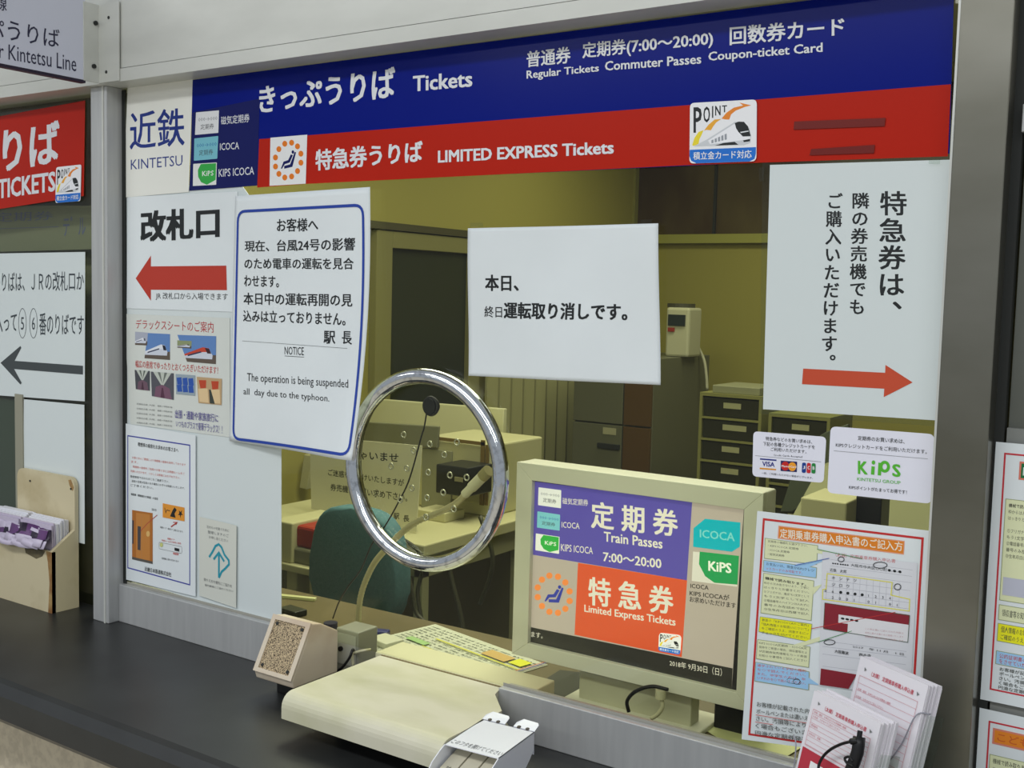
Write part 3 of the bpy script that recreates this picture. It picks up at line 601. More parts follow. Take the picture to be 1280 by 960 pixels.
for i, t in enumerate(('お客様が記載された内容が判別できる', 'ボールペンまたは濃いえんぴつをお使い下', 'さい。汚損等により読取りができな', 'く場合もございますので、予め', '円滑な定期券発売のためご協力')):
    p.text(Gy, t, 107-i*1.5, 440+i, 716+i*26, 734+i*26, 716+i*26+46, 736+i*26+46, .004)
p.line(REDT, [(103, 764), (300, 796)], .0007, 'underline'); p.line(REDT, [(101, 790), (166, 800)], .0007, 'underline'); p.done()
# ================================================================== CHROME SPEAKING RING
RC = (-.557, -.012, 1.237)
rg = thing('speaking_ring', 'large round chrome ring on the glass in front of the talk holes', 'ring', (RC[0], 0, RC[2]-.15))
bm = bmesh.new(); torus(bm, RC, .1405, .0118, 0); bmobj('chrome_ring', bm, CHROME, rg, True)
bm = bmesh.new(); torus(bm, (RC[0]+.002, -.0015, RC[2]), .139, .0035, 0, ms=8); bmobj('back_flange', bm, CHROME, rg, True)
HR = mat('hole_rim', (170, 170, 140), .2, .6)
tg = thing('talk_hole_rims', 'small round rims of the talk holes inside the chrome ring', 'rims', (RC[0], 0, RC[2]))
for x, y in ((503, 543.6), (535.7, 555.5), (569.6, 553), (515.6, 563.4), (553.8, 568.7), (487.3, 583), (506.9, 586), (533.7, 590.8), (560.8, 594.3), (581.8, 597.2), (513.3, 610.4), (552.4, 616.2), (532.2, 622.6), (498.7, 625.2), (565.7, 636.6), (530.8, 646.8)):
    c = AY(x, y, 0); bm = bmesh.new(); torus(bm, (c.x, 0.003, c.z), .0044, .0011, 0, seg=18, ms=6); torus(bm, (c.x, .003, c.z), .0036, .0007, 0, seg=18, ms=5)
    bmobj('rim', bm, HR, tg, True)
tg['label'] = 'small round rims of the talk holes drilled in the glass inside the chrome ring'
pk = thing('suction_microphone', 'small round black suction puck with a thin black wire inside the ring', 'microphone', AY(536, 508, .006))
c = AY(536, 508, .0055); bm = bmesh.new(); cyl(bm, c, (0, 1, 0), .0118, .012, 24); bmobj('puck', bm, BLACK, pk)
bm = bmesh.new(); torus(bm, (c.x, .0105, c.z), .0125, .003, 0, seg=28, ms=8); bmobj('puck_rim', bm, mat('rubber', (36, 36, 38), .6), pk, True)
tubeo('wire', [AY(x, y, yy) for x, y, yy in ((534, 512, .016), (530, 535, .02), (526.6, 546, .02), (512, 598, .02), (498, 628, .02), (481, 658, .025), (465, 680, .03), (451, 712, .03), (436, 732, .04), (424, 752, .05), (416, 773, .06))], .0012, BLACK, pk, seg=6)
# ================================================================== COUNTER ITEMS
SLAB = mat('cream_vinyl', (212, 208, 186), .45, noise=(7, (190, 188, 152), .4, .75, (1, 2, 1)), bump=.1)
TZ = .934
sl = thing('pass_through_tray', 'cream padded tray slab running under the glass in the service gap', 'tray', (-.55, -.08, CT))
fl, fr_, br_, bl_ = AZ(352, 867, TZ), AZ(545, 935, TZ), AZ(623, 859, TZ), AZ(505, 811, TZ)
xl, xr, yf = fl.x, -.365, fl.y
rd = .02; lip = []
for k in range(7):
    a = math.pi/2*k/6; lip.append((yf+rd-rd*math.sin(math.pi/2-a+0)*1.0, TZ-rd+rd*math.cos(math.pi/2-a)))
pts = [(yf+rd*(1-math.cos(math.pi/2*k/6)), TZ-rd+rd*math.sin(math.pi/2*k/6)) for k in range(7)]
prof = [(yf, TZ-.036)]+pts+[(-.075, TZ), (-.03, TZ), (-.003, TZ), (-.003, TZ-.03), (-.03, TZ-.032), (-.075, TZ-.034), (yf+.02, TZ-.036)]
def xrt(y): return -.4135 if y > -.02 else (-.405 if y > -.05 else -.362)
bm = bmesh.new(); LA = [bm.verts.new((xl, y, z)) for y, z in prof]; RA = [bm.verts.new((xrt(y), y, z)) for y, z in prof]; n_ = len(prof)
for i in range(n_): bm.faces.new((LA[i], RA[i], RA[(i+1) % n_], LA[(i+1) % n_]))
bm.faces.new(LA[::-1]); bmesh.ops.triangulate(bm, faces=[bm.faces.new(RA)])
bmobj('tray_top', bm, SLAB, sl, False)
box('tray_inner', xl-.02, -.37, .0075, .075, TZ-.03, TZ-.001, mat('cream_vinyl_inner', (214, 210, 178), .45), sl, .002)
box('tray_support', xl+.05, -.42, yf+.06, .06, CT, TZ-.031, mat('dark_support', (34, 34, 32), .6), sl)
box('joint_line', xl, -.39, -.003, .0005, TZ-.01, TZ+.0006, mat('joint', (110, 95, 60), .6), sl)
# wedge speaker
SPZ = .897
f0, f1, b1 = AZ(322, 846, SPZ), AZ(373, 859, SPZ), AZ(420, 838, SPZ)
sx0, sx1, sy0, sy1 = f0.x, f1.x, f0.y-.003, b1.y-.004
spk = thing('wedge_speaker', 'cream wedge shaped intercom speaker with a speckled brown grille', 'speaker', ((sx0+sx1)/2, -.05, CT))
SPM = mat('aged_cream', (214, 200, 178), .5, noise=(16, (200, 180, 156), .45, .7, (1, 1, 1)), bump=.05)
ht = AY(406, 785, sy0+.035).z-SPZ
q = [(sy0, SPZ), (sy0-.004, SPZ+.012), (sy0+.038, SPZ+ht), (sy0+.058, SPZ+ht-.004), (sy1, SPZ+ht-.024), (sy1, SPZ)]
bm = bmesh.new(); prism(bm, [(sx0, y, z) for y, z in q], (sx1-sx0, 0, 0)); bmesh.ops.bevel(bm, geom=list(bm.edges), offset=.002, segments=2, profile=.5, affect='EDGES')
so = bmobj('speaker_case', bm, SPM, spk)
A0, A1 = V((0, sy0-.004, SPZ+.012)), V((0, sy0+.038, SPZ+ht)); up = (A1-A0).normalized(); nn = V((0, -up.z, up.y))
def onface(u, v, h): return V((sx0+(sx1-sx0)*u, 0, 0))+A0+up*((A1-A0).length*v)+nn*h
GRL = mat('speckled_grille', (206, 184, 146), .6, noise=(620, (52, 38, 30), .44, .6, (1, 1, 1)), bump=.5)
prismo('grille', [onface(u, v, .0002) for u, v in ((.1, .07), (.9, .07), (.9, .92), (.1, .92))], nn*.0012, GRL, spk)
for a, b, c_, d in ((0, 0, 1, .07), (0, .92, 1, 1), (0, .07, .1, .92), (.9, .07, 1, .92)): prismo('face_frame', [onface(a, b, .0005), onface(c_, b, .0005), onface(c_, d, .0005), onface(a, d, .0005)], nn*.003, SPM, spk)
for u, v in ((.17, .86), (.83, .86), (.17, .13), (.83, .13)): cylo('screw', onface(u, v, .001), nn, .0028, .0015, DARK, spk, 10)
box('foot', sx0+.015, sx1-.015, sy0+.03, sy1-.01, CT, SPZ+.001, mat('dark_support', (34, 34, 32)), spk)
# amplifier beside it
am = thing('intercom_amplifier', 'small grey amplifier box with a black lead beside the wedge speaker', 'amplifier', (-.72, .0, CT))
ax = AY(421, 800, .012).x
box('amplifier_case', ax+.002, ax+.05, .008, .055, TZ-.055, TZ+.022, mat('grey_case', (150, 150, 140), .4), am, .002)
box('front_plate', ax+.005, ax+.046, .0065, .009, TZ-.035, TZ+.015, mat('plate_grey', (175, 176, 168), .35), am)
cylo('knob', (ax+.015, .007, TZ-.01), (0, -1, 0), .004, .004, BLACK, am)
tubeo('lead', [AY(418, 841, -.01), AY(428, 834, -.012), AY(437, 822, -.012), AY(441, 812, -.005), AY(444, 818, .01)], .0022, BLACK, am, seg=8)
tubeo('cream_lead', [AY(441, 832, -.004), AY(441, 818, -.002), AY(447, 815, .0), AY(456, 813, .002), AY(463, 812, .012)], .0022, CREAM, am, seg=8)
# clear-tray cord at the right of the slab
tubeo_ = tubeo('cream_cord', [AY(622, 870, -.016), AY(616, 876, -.02), AY(621, 886, -.022), AY(629, 900, -.024), AY(640, 915, -.03)], .0018, CREAM, None, seg=8); tag(tubeo_, '', '')
tubeo_.parent = sl; tubeo_.matrix_parent_inverse = Matrix.Translation(-sl.location); tubeo_.name = 'cream_cord'
# white dispenser box
WZ = .934; WP = mat('white_card', (230, 232, 240), .35)
db = thing('stamp_dispenser_box', 'white card box with hanging tabs and beige tickets inside, on the front edge', 'box', (-.32, -.16, CT))
d0, d1, d2, d3 = AZ(555.6, 930, WZ), AZ(623.5, 948, WZ), AZ(670, 918, WZ), AZ(603, 899, WZ)
ex = (d1-d0).normalized(); ey = (d3-d0).normalized(); W1 = (d1-d0).length; L1 = (d3-d0).length; LL = L1
TH = .0012; H1 = .045
def dpt(u, v, h=0): return d0+ex*u+ey*v+V((0, 0, h))
prismo('lid', [dpt(0, 0), dpt(W1, 0), dpt(W1, LL), dpt(0, LL)], (0, 0, -TH), WP, db)
prismo('side_wall', [dpt(W1, -.04, -.018), dpt(W1, 0), dpt(W1, LL), dpt(W1, LL-.0, -.022), dpt(W1, LL-.012, -H1+.012), dpt(W1, LL-.03, -H1), dpt(W1, -.09, -H1)], -ex*TH, WP, db)
prismo('side_wall', [dpt(0, -.05, -.03), dpt(0, -.03, -.012), dpt(0, -.012, -.004), dpt(0, 0), dpt(0, LL), dpt(0, LL, -H1), dpt(0, -.09, -H1)], ex*TH, WP, db)
prismo('back_wall', [dpt(0, LL), dpt(W1, LL), dpt(W1, LL, -.03), dpt(0, LL, -.03)], -ey*TH, WP, db)
prismo('tray_floor', [dpt(0, -.09, -H1), dpt(W1, -.09, -H1), dpt(W1, LL-.03, -H1), dpt(0, LL-.03, -H1)], (0, 0, TH), WP, db)
for a, b in ((.0, .44), (.6, 1)):
    bm = bmesh.new(); prism(bm, [dpt(W1*a, LL), dpt(W1*b, LL), dpt(W1*b, LL+.012, .004), dpt(W1*(b-.04), LL+.016, .005), dpt(W1*(a+.08), LL+.018, .005), dpt(W1*(a+.01), LL+.008, .003)], (0, 0, .001)); bmobj('hanging_tab', bm, WP, db)
DKH = mat('hole_dark', (70, 62, 60), .6)
for u in (.14, .3, .7, .86):
    cylo('punched_hole', dpt(W1*u, LL+.001, .0012), (0, -.25, 1), .0028, .0006, DKH, db, 16)
lf = Frame(d0, ex, ey); tp = Sheet('x', '', '', lf); tp.root = db; tp.thick = 0; tp.localab([(0, LL), (W1, LL), (W1, 0), (0, 0)])
tp.text(ink((90, 92, 100)), 'このフタを開けてください', .05, .97, .8, .93, .8, .93, 0, 'lid_lettering'); tp.done()
BGE = mat('ticket_beige', (206, 200, 178), .5)
for k in range(3):
    u0 = .06+.3*k
    t = thing('ticket_block', ('left', 'middle', 'right')[k]+' one of the three beige ticket blocks in the white box', 'tickets', dpt(W1*(u0+.14), 0, -H1))
    prismo('block', [dpt(W1*u0, -.075, -.036), dpt(W1*(u0+.27), -.075, -.036), dpt(W1*(u0+.27), .03, -.012), dpt(W1*u0, .03, -.012)], (0, 0, -.008), BGE, t)
    q_ = Frame(dpt(W1*u0, -.075, -.0358), ex, (dpt(W1*u0, .03, -.0118)-dpt(W1*u0, -.075, -.0358)))
    ps = Sheet('x', '', '', q_); ps.root = t; ps.thick = 0; ps.localab([(0, .1), (W1*.27, .1), (W1*.27, 0), (0, 0)]); ps.text(INKB, ('平成', '日', '年')[k], .35, .65, .35, .45, bold=.01, part='block_lettering'); ps.done()
# ================================================================== FORMS HOLDER, lower right
al = math.radians(-31); he = V((math.cos(al), math.sin(al), 0)); hn = V((math.sin(al), -math.cos(al), 0)); th = math.radians(14)
dn = V((0, 0, -1))*math.cos(th)+hn*math.sin(th); HN = he.cross(-dn)
FORM = mat('form_paper', (228, 224, 230), .5)
P1 = AY(1018, 863, -.1); P2 = AY(1076, 820, -.06)
def stack(P, wd, ht_, nsheet, dep, lab, cat_label, extra):
    t = thing('application_form_pad', lab, 'forms', (P+dn*ht_))
    for k in range(nsheet):
        dd = dep*k/nsheet; off = he*(random.uniform(-.002, .002)+(k*.0 if k < 3 else 0))+(-dn)*(random.uniform(-.001, .002)+(.004 if k in extra else 0))
        if k == 0: off = V((0, 0, 0))
        q = [P+off-HN*dd, P+he*wd+off-HN*dd, P+he*wd+dn*ht_+off-HN*dd, P+dn*ht_+off-HN*dd]
        prismo('form_sheet', q, -HN*(dep/nsheet*.8), FORM, t)
    return t
t1 = stack(P1, .103, .15, 14, .026, 'front pad of red printed application forms in the clear holder, pen in front', '', (9, 10, 11))
t2 = stack(P2, .100, .165, 14, .022, 'rear taller pad of red printed application forms in the clear holder', '', ())
def formprint(P, wd, ht_, t, title, tm, ry=62, lp=4.9):
    ff = Frame(P+HN*.0004, he, -dn); p = Sheet('x', '', '', ff); p.root = t; p.thick = 0; p.localab([(0, 0), (wd, 0), (wd, -ht_), (0, -ht_)], 100, 150)
    RL = ink((206, 120, 130)); RM = ink((184, 52, 68))
    p.text(tm, title, 22, 84, 10, 15, 10, 15, .01, 'form_title'); p.poly(GREY, [(10, 9), (14, 11), (11, 13)], 'form_marks'); p.poly(GREY, [(88, 10), (92, 12), (89, 14)], 'form_marks')
    for i in range(9): p.line(RL, [(6, 19+i*lp), (92, 19+i*lp)], .0003, 'form_marks')
    for y, t_ in ((20.3, '新規・継続　お申込みになる定期券の種類'), (25.2, 'お名前　カタカナでご記入ください'), (34.8, '電話番号'), (44.6, '生年月日　西暦')): p.text(RL, t_, 8, 8+len(t_)*2.6, y*lp/4.9, y*lp/4.9+2.4, part='small_print', res=1)
    p.line(RL, [(6, 19), (6, ry-3), (92, ry-3), (92, 19)], .0004, 'form_marks', True)
    p.poly(RM, [(4, ry), (96, ry), (96, ry+9), (44, ry+9), (44, ry+19), (18, ry+19), (18, ry+50), (4, ry+50)], 'red_block'); p.poly(WHITE, [(20, ry+10), (42, ry+10), (42, ry+18), (20, ry+18)], 'white_field')
    for i in range(5): p.line(RL, [(46, ry+14+i*6), (94, ry+14+i*6)], .0003, 'form_marks')
    p.done()
formprint(P1, .103, .15, t1, '（太線） 定期乗車券購入申込書', ink((196, 60, 80))); formprint(P2, .100, .16, t2, '（太線） 定期乗車券購入申込書', ink((196, 60, 80)), 92, 7.6)
hd = thing('acrylic_form_holder', 'clear two tier acrylic holder carrying the application forms', 'holder', (P1+he*.05+dn*.17))
hb = P1+dn*.19
for (P, wd, dep) in ((P1, .103, .028), (P2, .100, .024)):
    a = P-he*.005-HN*(dep+.002); b = P+he*(wd+.005)-HN*(dep+.002); bot = (P.z-CT-.003)/math.cos(th)
    prismo('back_plate', [a+dn*.055, b+dn*.03, b+dn*bot, a+dn*bot], -HN*.002, CLEAR, hd)
    prismo('side_plate', [b+dn*.03, b+dn*.03+HN*(dep-.002), b+dn*.07+HN*(dep+.004), b+dn*bot+HN*(dep+.004), b+dn*bot], he*.002, CLEAR, hd)
    prismo('side_plate', [a+dn*.075, a+dn*.075+HN*(dep-.002), a+dn*bot+HN*(dep+.004), a+dn*bot], -he*.002, CLEAR, hd)
    c0 = P+HN*.003; g_ = mat('acrylic_edge', (150, 150, 160), .15, .2)
    tubeo('front_edge', [c0+he*(wd+.005)+dn*.028-HN*.01, c0+he*(wd-.004)+dn*.034, c0+he*(wd-.014)+dn*.07, c0+he*(wd-.03)+dn*.098, c0+he*(wd*.5)+dn*.104] if P is P2 else [c0-he*.012+dn*.055, c0-he*.004+dn*.066, c0+he*.002+dn*.1, c0+he*.004+dn*.15], .0008, g_, hd, seg=6)
_b = P1+dn*((P1.z-CT)/math.cos(th)); _b.z = CT
HF = V((HN.x, HN.y, 0)).normalized()
prismo('holder_base', [_b-he*.01+HF*.02, _b+he*.13+HF*.02, _b+he*.13-HF*.12, _b-he*.01-HF*.12], (0, 0, .003), CLEAR, hd)
# pen on a cord
pn = thing('black_pen', 'black ballpoint pen on a loop of black cord across the front form pad', 'pen', P1+he*.08+dn*.06)
def hp(px, py, h): f = Frame(P1+HN*h, he, -dn); a, b = f.px(px, py); return f.d3(a, b)
tubeo('pen_barrel', [hp(1074, 921, .014), hp(1072, 940, .014), hp(1064, 962, .014), hp(1056, 985, .014)], lambda t: .0065, BLACK, pn, smooth=2, seg=12)
cylo('pen_cap', hp(1074, 922, .014), (hp(1074, 917, .014)-hp(1073, 924, .014)), .0028, .007, BLACK, pn, 12)
tubeo('cord', [hp(1072, 926, .018), hp(1064, 927, .02), hp(1052, 930, .018), hp(1038, 937, .014), hp(1028, 947, .012), hp(1023, 960, .012), hp(1026, 975, .012)], lambda t: .0034 if t < .18 else .0016, BLACK, pn, seg=8)
tubeo('cord', [hp(1066, 958, .02), hp(1059, 954, .02), hp(1056, 948, .02), hp(1062, 946, .02), hp(1066, 952, .02)], .0014, BLACK, pn, seg=8)
# ================================================================== LEFT NEIGHBOUR WINDOW
s = Sheet('red_ticket_sign', 'red sign with white letters over the window at far left', 'sign', GLF).crop(0, 100, 8)
s.sheet(RED, (-900, 530), (853, 205), (838, 1160), (-900, 1430), .0006)
s.crop(0, 0, 3.84); s.text(WB, 'うりば', -130, 288, 645, 850, 575, 780, .03); s.text(WB, 'TICKETS', -8, 268, 862, 955, 822, 918, .03); s.done()
p = Sheet('point_sticker', 'rounded train emblem sticker at the corner of the far left red sign', 'sticker', Frame((0, -.0026, 0), (1, 0, 0), (0, 0, 1))).local((70, 208), (104, 204), (102, 251), (69, 254), 960, 960)
p.quad = ([p.fr.px(*q) for q in ((66, 198), (107.5, 197), (106, 262), (65, 263))], 960, 960)
p.sheet(STICK, (112, 165), (840, 125), (835, 800), (105, 825), .0004, r=.005); pointmark(p); p.done()
p = Sheet('platform_notice', 'white notice with platform directions and a black arrow, far left window', 'notice', G1).crop(0, 230, 3.556)
p.sheet(PAPERG, (-500, 318), (379, 302), (377, 966), (-500, 905), .0004)
p.text(ink((56, 64, 70)), 'のりばは、ＪＲの改札口か', -25, 374, 392, 480, 388, 474, .004); p.text(ink((56, 64, 70)), '入って', -18, 76, 572, 660, 570, 658, .004)
p.text(ink((56, 64, 70)), '番のりばです', 176, 374, 572, 672, 582, 672, .004)
for cx, ch in ((101, '5'), (150, '6')): p.disc(ink((56, 64, 70)), (cx, 619), 17, 66, 'circled_number', .0012); p.text(ink((56, 64, 70)), ch, cx-7, cx+7, 592, 648, bold=0, part='circled_number')
p.poly(ink((66, 72, 74)), [(4, 795), (92, 720), (96, 728), (66, 786), (370, 808), (370, 847), (64, 822), (98, 884), (92, 891)], 'black_arrow'); p.done()
p = Sheet('blank_notice', 'blank white sheet low on the far left window above the leaflet box', 'notice', G1)
p.sheet(PAPERG, (30, 499), (105.5, 506), (106, 680), (29, 660), .0004); p.done()
p = Sheet('blue_letter_strip', 'faint strip with blue letters behind the glass under the red sign', 'strip', Frame((0, .06, 0), (1, 0, 0), (0, 0, 1))).crop(0, 230, 3.556)
p.sheet(mat('pale_strip', (126, 130, 112), .6), (-300, 98), (420, 96), (420, 290), (-300, 310), .002)
LBL = ink((96, 104, 150)); p.text(LBL, 'テ゛ル', 285, 385, 145, 232, 140, 228, .01); p.text(LBL, '定期券', -20, 240, 128, 170, 120, 160, 0); p.line(LBL, [(-300, 210), (265, 190)], .0012, 'rule'); p.done()
fx = AY(20, 550, -.002).x
box('window_frame_bar', fx, AY(29.5, 550, -.002).x, -.004, .0004, .9, AY(20, 492, 0).z, mat('frame_beige', (150, 148, 130), .5)); tag(bpy.data.objects['window_frame_bar'], 'narrow beige upright bar beside the dark opening, far left edge', 'frame')
box('dark_shutter', -2.2, fx, .012, .02, .87, AY(10, 500, 0).z, mat('dark_green', (52, 66, 62), .5)); tag(bpy.data.objects['dark_shutter'], 'dark green panel behind the glass at the far left edge', 'panel')
o = box('office_side_panel', -2.4, X0-.002, .1, .115, 0, 2.1, mat('side_panel_grey', (112, 114, 94), .5, noise=(3, (88, 92, 76), .4, .7, (.3, 1, 5)))); tag(o, 'grey green blind behind the far left window', 'blind')  # added backing panel, hides the yellow wall behind the far left glass
# wooden leaflet box
WD = mat('worn_cream_paint', (206, 194, 160), .55, noise=(9, (176, 160, 120), .48, .72, (1, 1, 1)), bump=.15)
RUST = mat('worn_brown_edge', (128, 84, 44), .6, noise=(30, (170, 140, 90), .4, .6, (1, 1, 1)))
lx1 = -1.417; lx0 = -1.66; lyf = -.062; hf = AY(62, 690, lyf).z; hbk = AY(104, 663, -.004).z
lb = thing('leaflet_box', 'worn cream wooden leaflet box with a tall rounded backboard, left on the counter', 'box', (lx1-.1, -.03, CT))
zt = AY(60, 590, -.004).z
bm = bmesh.new(); r_ = .018
bp_ = [(lx0, CT), (lx1, CT)]+[(lx1-r_+r_*math.cos(a), zt-r_+r_*math.sin(a)) for a in [k*math.pi/12 for k in range(7)]]+[(AY(26, 590, -.004).x+r_+r_*math.cos(a), zt-r_+r_*math.sin(a)) for a in [math.pi/2+k*math.pi/12 for k in range(7)]]+[(AY(26, 590, -.004).x, hbk), (lx0, hbk)]
prism(bm, [(x, -.004, z) for x, z in bp_], (0, -.008, 0)); bmobj('backboard', bm, WD, lb)
for x in (lx1, lx0+.008): prismo('side_board', [(x, lyf, CT), (x, -.012, CT), (x, -.012, hbk), (x, lyf, hf)], (-.008, 0, 0), WD, lb)
prismo('front_board', [(lx0, lyf, CT), (lx1, lyf, CT), (lx1, lyf, hf), (lx0, lyf, hf)], (0, .008, 0), WD, lb)
box('base_board', lx0+.008, lx1-.008, lyf+.008, -.012, CT, CT+.008, WD, lb)
prismo('worn_corner', [(lx1-.012, lyf-.0006, CT), (lx1+.0004, lyf-.0006, CT), (lx1+.0004, lyf-.0006, hf), (lx1-.018, lyf-.0006, hf), (lx1-.012, lyf-.0006, hf-.02), (lx1-.007, lyf-.0006, hf-.06)], (0, .0005, 0), RUST, lb)
prismo('worn_patch', [(lx1-.09, lyf-.0004, hf), (lx1-.02, lyf-.0004, hf), (lx1-.03, lyf-.0004, hf-.012), (lx1-.05, lyf-.0004, hf-.02), (lx1-.085, lyf-.0004, hf-.014)], (0, .0003, 0), mat('grime', (110, 100, 74), .7, noise=(50, (90, 84, 66), .4, .6, (1, 1, 1))), lb)
prismo('worn_patch', [(lx1-.002, -.0124, zt-.018), (lx1-.012, -.0124, zt-.004), (lx1-.02, -.0124, zt-.006), (lx1-.016, -.0124, zt-.016), (lx1-.006, -.0124, zt-.026)], (0, .0003, 0), RUST, lb)
for x in (AY(38, 605, -.012).x, AY(89, 613, -.012).x): cylo('nail', (x, -.0125, AY(38, 601, -.012).z), (0, -1, 0), .002, .001, DARK, lb, 10)
# leaflets
LW = mat('leaflet_white', (226, 226, 232), .5); LCV = mat('leaflet_cover', (196, 186, 206), .4); LPU = mat('leaflet_purple', (96, 60, 110), .4); LNK = mat('leaflet_dark', (40, 30, 50), .4)
zb = CT+.01; ztop = AY(70, 648, -.03).z; n = 0
for sx, ex_ in ((lx1-.012-.105, lx1-.012), (lx0+.01, lx1-.122)):
    for k in range(9):
        y0 = -.016-.0036*k; tz = ztop+random.uniform(-.003, .003)-.001*k; lean = -.0006*k
        pos = ('right' if sx > -1.56 else 'left')
        base = [(sx, y0, zb), (ex_-random.uniform(0, .002), y0, zb), (ex_-random.uniform(0, .003), y0+lean, tz), (sx+random.uniform(0, .003), y0+lean, tz-random.uniform(0, .002))]
        o = prismo('leaflet', base, (0, -.0029, 0), LW if k < 7 else LCV); tag(o, ('white edged train leaflet standing in the right stack of the cream box' if pos == 'right' else 'white edged train leaflet standing in the left stack of the cream box') if k < 7 else 'pale lilac leaflet %s the %s stack in the cream box' % ('at the very front of' if k == 8 else 'second from the front of', pos), 'leaflet', 'leaflets standing in the %s stack' % pos if k < 7 else 'lilac leaflets at the front of the cream box')
# covers flopping forward over the box edge
for k in range(5):
    x1 = lx1-.004-.012*k; x0 = x1-.11-.01*k; c0 = V((x1, -.056-.001*k, ztop-.012-.006*k))
    bm = bmesh.new(); prof = [(-.0535-.0008*k, ztop-.02), (-.0555-.001*k, ztop-.014-.006*k), (-.060-.0014*k, ztop-.03-.006*k), (-.066-.0016*k, hf+.022-.002*k), (-.073-.0012*k, hf+.008-.0012*k)]
    N = 7; rows = []
    for (y, z) in prof: rows.append([bm.verts.new((x0+(x1-x0)*i/N, y-.004*math.sin(i*1.1+k), z+.003*math.sin(i*.9+k*2))) for i in range(N+1)])
    for a, b in zip(rows, rows[1:]):
        for i in range(N): bm.faces.new((a[i], a[i+1], b[i+1], b[i]))
    o = bmobj('leaflet', bm, [LCV, LPU, LNK], None, True)
    for i, f in enumerate(o.data.polygons):
        r = i//N; f.material_index = 0 if r < 1 else (1 if (i//3+k) % 2 else 2) if r < 3 else 0
    m_ = o.modifiers.new('t', 'SOLIDIFY'); m_.thickness = .0006
    tag(o, 'purple covered leaflet bent forward over the cream box lip, '+('rightmost', 'second from the right', 'third from the right', 'fourth from the right', 'leftmost')[k], 'leaflet', 'purple leaflets flopping over the box')
# flag sign & bracket
FX = AY(125, 60, -.05).x
br = thing('corner_bracket', 'white folded metal bracket with four dark bolts at the top left corner', 'bracket', (FX, -.05, 1.857))
zt = 1.993; yb = AX(107, 60, FX).y
box('beam_plate', FX, AY(149, 60, -.052).x, -.053, -.0505, 1.857, zt, ALUP, br, .0005)
box('flag_plate', FX-.003, FX, yb-.004, -.0505, 1.857, zt, ALUP, br, .0005)
for x, y, on in ((119, 29, 0), (117, 83, 0), (136, 22, 1), (133, 90, 1)):
    if on: c = AY(x, y, -.053); cylo('bolt', c, (0, -1, 0), .0028, .001, DARK, br, 12)
    else: c = AX(x, y, FX); cylo('bolt', c, (1, 0, 0), .004, .003, DARK, br, 12)
FF = Frame((FX-.001, 0, 0), (0, 1, 0), (0, 0, 1))
p = Sheet('hanging_line_sign', 'projecting white sign ending Kintetsu Line at the top left corner', 'sign', FF)
zb_ = AX(104, 101, FX).z
q = [FF.d3(a, b) for a, b in ((-.9, 2.05), (yb, 2.05), (yb, zb_), (-.9, zb_))]
p.root = thing(p.name, p.label, p.cat, (FX, yb, zb_)); p.root['label'] = 'projecting white sign with dark railway lettering at the top left corner'
prismo('sign_panel', q, (-.012, 0, 0), mat('sign_lilac_white', (206, 208, 222), .3), p.root)
prismo('dark_edge', [FF.d3(a, b, .0004) for a, b in ((-.9, zb_+.002), (yb, zb_+.002), (yb, zb_-.003), (-.9, zb_-.003))], (-.013, 0, 0), mat('sign_edge', (40, 30, 50), .5), p.root)
p.thick = 0; p.crop(0, 0, 3.84); NV2 = ink((44, 44, 70))
p.text(NV2, 'ぷうりば', -70, 285, 72, 175, 143, 230, .006); p.text(NV2, 'for Kintetsu Line', -62, 366, 195, 268, 268, 344, .0); p.text(NV2, '線', -22, 32, -30, 45, -10, 55, .006)
p.done()
# ================================================================== OFFICE BEHIND THE GLASS
DKO = mat('desk_olive', (112, 100, 72), .4, noise=(5, (98, 88, 62), .35, .7, (1, 1, 1)))
IZ = .88
e0, e1 = AZ(391, 744, IZ), AZ(634, 800, IZ); sl_ = (e1.y-e0.y)/(e1.x-e0.x); ey_ = lambda x: e0.y+sl_*(x-e0.x)
ind = thing('inner_counter_desk', 'brown desktop just behind the glass, under the monitor and papers', 'desk', (-.6, .15, 0))
prismo('desktop', [(-1.3, .08, IZ-.03), (.5, .08, IZ-.03), (.5, ey_(.5)+.02, IZ-.03), (-1.3, ey_(-1.3), IZ-.03)], (0, 0, .03), DKO, ind)
box('front_panel', -1.3, .5, .082, .10, 0, IZ-.03, mat('panel_brown', (90, 84, 62), .6), ind)
for x in (-1.25, -.2, .45): box('leg', x, x+.03, .1, .14, 0, IZ-.03, CREAMD, ind)
# price list under film
a_, b_, c_, d_ = AZ(544, 781, IZ), AZ(685, 832, IZ), AZ(655, 846, IZ), AZ(497, 806, IZ)
ex = (b_-a_).normalized(); eyy = V((-ex.y, ex.x, 0)); wd = (b_-a_).length
pf = Frame(a_+V((0, 0, .0006)), ex, eyy)
p = Sheet('fare_table_sheet', 'laminated fare table lying on the desk behind the tray', 'table', pf); p.label = 'laminated fare table sheet lying on the desk just behind the cream tray'; p.cat = 'sheet'
p.localab([(0, 0), (wd, 0), (wd, -.2), (0, -.2)])
p.sheet(mat('fare_paper', (222, 224, 206), .3), (0, 0), (1, 0), (1, 1), (0, 1), .0008)
K = ink((60, 70, 60)); names = ['大阪難波', '大和西大寺', '京都', '名古屋', '奈良', '橿原神宮前', '伊勢市', '宇治山田', '鳥羽', '賢島', '四日市', '津']
for r in range(17):
    for c in range(9):
        t = names[(r*3+c) % 12] if c % 3 == 0 else str(200+(r*37+c*91) % 900); p.text(K, t, .03+c*.105, .03+c*.105+.08, .06+r*.053, .086+r*.053, part='small_print', res=1)
for r in range(18): p.line(K, [(.02, .045+r*.053), (.98, .045+r*.053)], .0004, 'form_marks')
